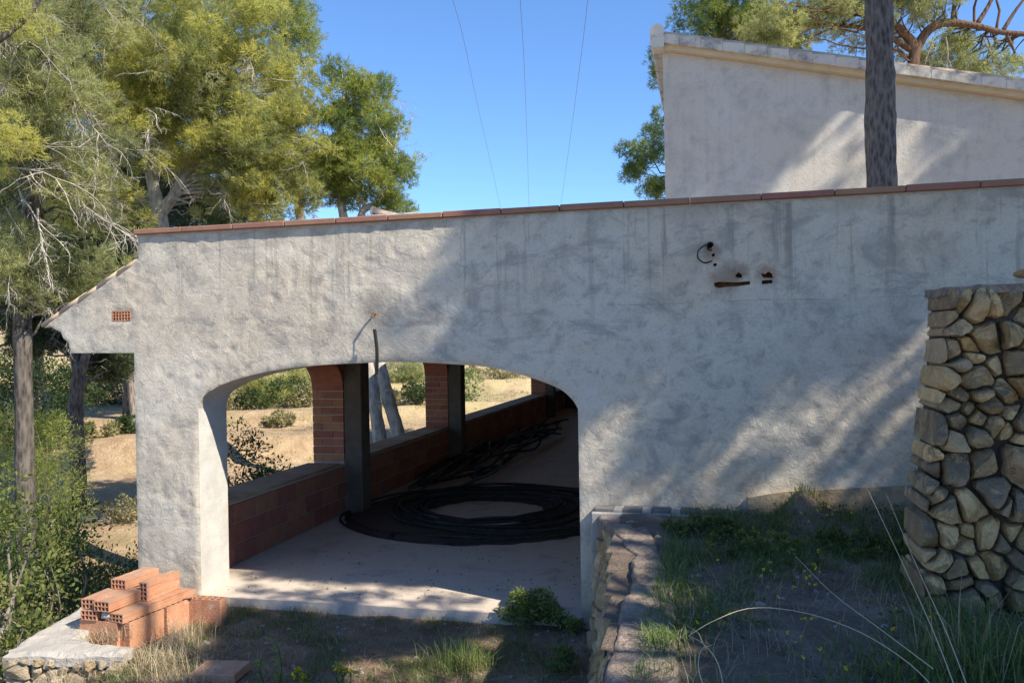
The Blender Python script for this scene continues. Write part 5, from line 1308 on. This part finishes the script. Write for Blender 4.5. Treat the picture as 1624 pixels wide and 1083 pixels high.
tuft('grass_clump', 'long grass clump at the bottom right beside the dry tuft', 'grass', ter(1440, 1090), 200, .18, .28, .007, .9, 'grass_green', 423, (.0, .6))
bush('weed', 'leafy weed clump on the terrace below the small mound', ter(1120, 850), (.34, .26, .055), 34, 40, .04, 'leaf', 424, (.2, .9), 'weed')
bush('weed', 'dense weed clump in the middle of the terrace', ter(1200, 880), (.36, .3, .055), 36, 40, .04, 'leaf', 425, (.3, 1.0), 'weed')
bush('weed', 'weed clump on the terrace beside the stone wall', ter(1370, 880), (.34, .3, .08), 36, 40, .04, 'leaf', 426, (.1, .8), 'weed')
# uncountable ground cover
def scatter(n, xr, yr, zf, rs, mask):
    x = rs.uniform(*xr, n); y = rs.uniform(*yr, n); k = mask(x, y, rs); x, y = x[k], y[k]; return np.stack([x, y, zf(x, y)], -1)
rs_ = np.random.default_rng(501)
P = scatter(30000, (-4.75, -.95), (4.9, 7.34), drive_z, rs_, lambda x, y, r: r.uniform(0, 1, len(x)) < .06+.9*sstep((n2(x, y, .35, 3, 91)-.45)/.2))
tag(obj('weeds', tri_mesh('weeds', blades(P, rs_.uniform(.02, .09, len(P)), .004, 1.2, rs_), M['grass_green'], np.repeat(rs_.uniform(0, .8, len(P)), 9))), 'short sparse weeds over the dark drive soil', 'weeds', None, 'stuff')
P = scatter(14000, (-5.3, -.95), (4.9, 7.34), drive_z, rs_, lambda x, y, r: (r.uniform(0, 1, len(x)) < .12+.88*sstep((-3.7-x)/1.0)*sstep((6.7-y)/.6)) & (x > -5.2))
V = blades(P, rs_.uniform(.02, .11, len(P)), .0032, 2.2, rs_)
tag(obj('straw_litter', tri_mesh('straw_litter', V, M['grass_dry'], np.repeat(rs_.uniform(0, 1, len(P)), 9))), 'dry straw litter over the drive', 'straw', None, 'stuff')
P = scatter(9000, (-4.9, -.9), (4.9, 7.36), drive_z, rs_, lambda x, y, r: r.uniform(0, 1, len(x)) < .15+.8*n2(x, y, .3, 3, 33))
tag(obj('leaf_litter', tri_mesh('leaf_litter', leaf_quads(P+[0, 0, .004], rand_dir(len(P), rs_)*[1, 1, .15], .022, rs_, .35), M['leaf_dry'], np.repeat(rs_.uniform(0, .6, len(P)), 4), np.arange(len(P)*4, dtype=np.int32).reshape(-1, 4))), 'brown leaf and needle litter on the drive', 'litter', None, 'stuff')
bare = lambda x, y: np.exp(-((x-.55)**2/.16+(y-4.75)**2/.7))
P = scatter(40000, (-.35, 2.4), (3.0, 7.3), terr_z, rs_, lambda x, y, r: r.uniform(0, 1, len(x)) < np.clip(.12+.9*sstep((n2(x, y, .4, 3, 95)-.40)/.2)-1.2*bare(x, y), 0, 1))
tag(obj('terrace_grass', tri_mesh('terrace_grass', blades(P, rs_.uniform(.03, .14, len(P)), .0045, 1.1, rs_), M['grass_green'], np.repeat(rs_.uniform(0, .75, len(P)), 9))), 'dark mixed weeds covering the terrace', 'weeds', None, 'stuff')
P = scatter(7000, (-.3, 2.4), (3.0, 7.3), terr_z, rs_, lambda x, y, r: r.uniform(0, 1, len(x)) < .5)
tag(obj('terrace_straw', tri_mesh('terrace_straw', blades(P, rs_.uniform(.03, .16, len(P)), .003, 2.0, rs_), M['grass_dry'], np.repeat(rs_.uniform(0, .7, len(P)), 9))), 'dry straw among the terrace weeds', 'straw', None, 'stuff')
P = scatter(9000, (-.2, 2.2), (3.0, 7.3), terr_z, rs_, lambda x, y, r: r.uniform(0, 1, len(x)) < .9*sstep((n2(x, y, .5, 2, 97)-.5)/.15)*(1-np.clip(bare(x, y)*1.3, 0, 1)))
P = P+rs_.uniform(0, .09, (len(P), 1))*[0, 0, 1]
tag(obj('terrace_leaves', tri_mesh('terrace_leaves', leaf_quads(P, rand_dir(len(P), rs_)*[1, 1, .4]+[0, 0, .3], .035, rs_, .5), M['leaf'], np.repeat(rs_.uniform(.1, 1, len(P)), 4), np.arange(len(P)*4, dtype=np.int32).reshape(-1, 4))), 'small leafy ground cover on the terrace', 'weeds', None, 'stuff')
P = scatter(150, (-.1, 2.0), (3.4, 7.0), terr_z, rs_, lambda x, y, r: r.uniform(0, 1, len(x)) < 1.2*sstep((n2(x, y, .5, 2, 97)-.45)/.15))
P = np.repeat(P+[0, 0, .09], 5, 0)
tag(obj('yellow_blossom', tri_mesh('yellow_blossom', leaf_quads(P, rand_dir(len(P), rs_)*[1, 1, .4], .014, rs_, .8), M['petal'], np.repeat(rs_.uniform(0, 1, len(P)), 4), np.arange(len(P)*4, dtype=np.int32).reshape(-1, 4))), 'tiny yellow blossoms sprinkled over the terrace weeds', 'flowers', None, 'stuff')
mb = MB()
for k in range(170):
    x, y = rs_.uniform(-4.6, -1.0), rs_.uniform(4.9, 7.3); r_ = abs(rs_.normal(.010, .008))+.006; rock(mb, (x, y, float(drive_z(x, y))+r_*.2), (r_, r_*.8, r_*.6), k, 5, 4)
for k in range(150):
    x, y = rs_.uniform(-.45, 2.0), rs_.uniform(3.2, 7.2); r_ = abs(rs_.normal(.009, .008))+.005; rock(mb, (x, y, float(terr_z(x, y))+r_*.3), (r_, r_*.8, r_*.6), k, 5, 4)
tag(mb.build('pebbles', M['pebble']), 'scattered small pale pebbles on the soil', 'pebbles', None, 'stuff')

# dry grass over the far terraces and the slope
rs_ = np.random.default_rng(611)
x = rs_.uniform(-34, -6.8, 9000); y = rs_.uniform(16, 66, 9000); k = (n2(x, y, 2.2, 3, 44)+.12*rs_.normal(size=9000)) > .5
C = np.repeat(np.stack([x[k], y[k], H(x[k], y[k])-.03], -1), 9, 0); sp_ = rs_.normal(0, .12, C.shape)*[1, 1, 0]; C = C+sp_
far_ = np.clip((C[:, 1]-16)/40, .3, 1.2)
V = blades(C, rs_.uniform(.10, .34, len(C))*far_, .022, 1.0, rs_)
tag(obj('hillside_grass', tri_mesh('hillside_grass', V, M['grass_dry'], np.repeat(np.repeat(rs_.uniform(.0, .75, len(C)//9), 9), 9))), 'dry yellow grass tufts over the terraced hillside', 'grass', None, 'stuff')
x = rs_.uniform(-5.0, -1.3, 260); y = 7.5+rs_.exponential(.9, 260); P = np.stack([x, y, np.full(260, .006)], -1)
tag(obj('floor_litter', tri_mesh('floor_litter', leaf_quads(P, rand_dir(260, rs_)*[1, 1, .1], .03, rs_, .5), M['leaf_dry'], np.repeat(rs_.uniform(0, .5, 260), 4), np.arange(1040, dtype=np.int32).reshape(-1, 4))), 'scattered dry leaves and crumbs on the garage floor', 'litter', None, 'stuff')
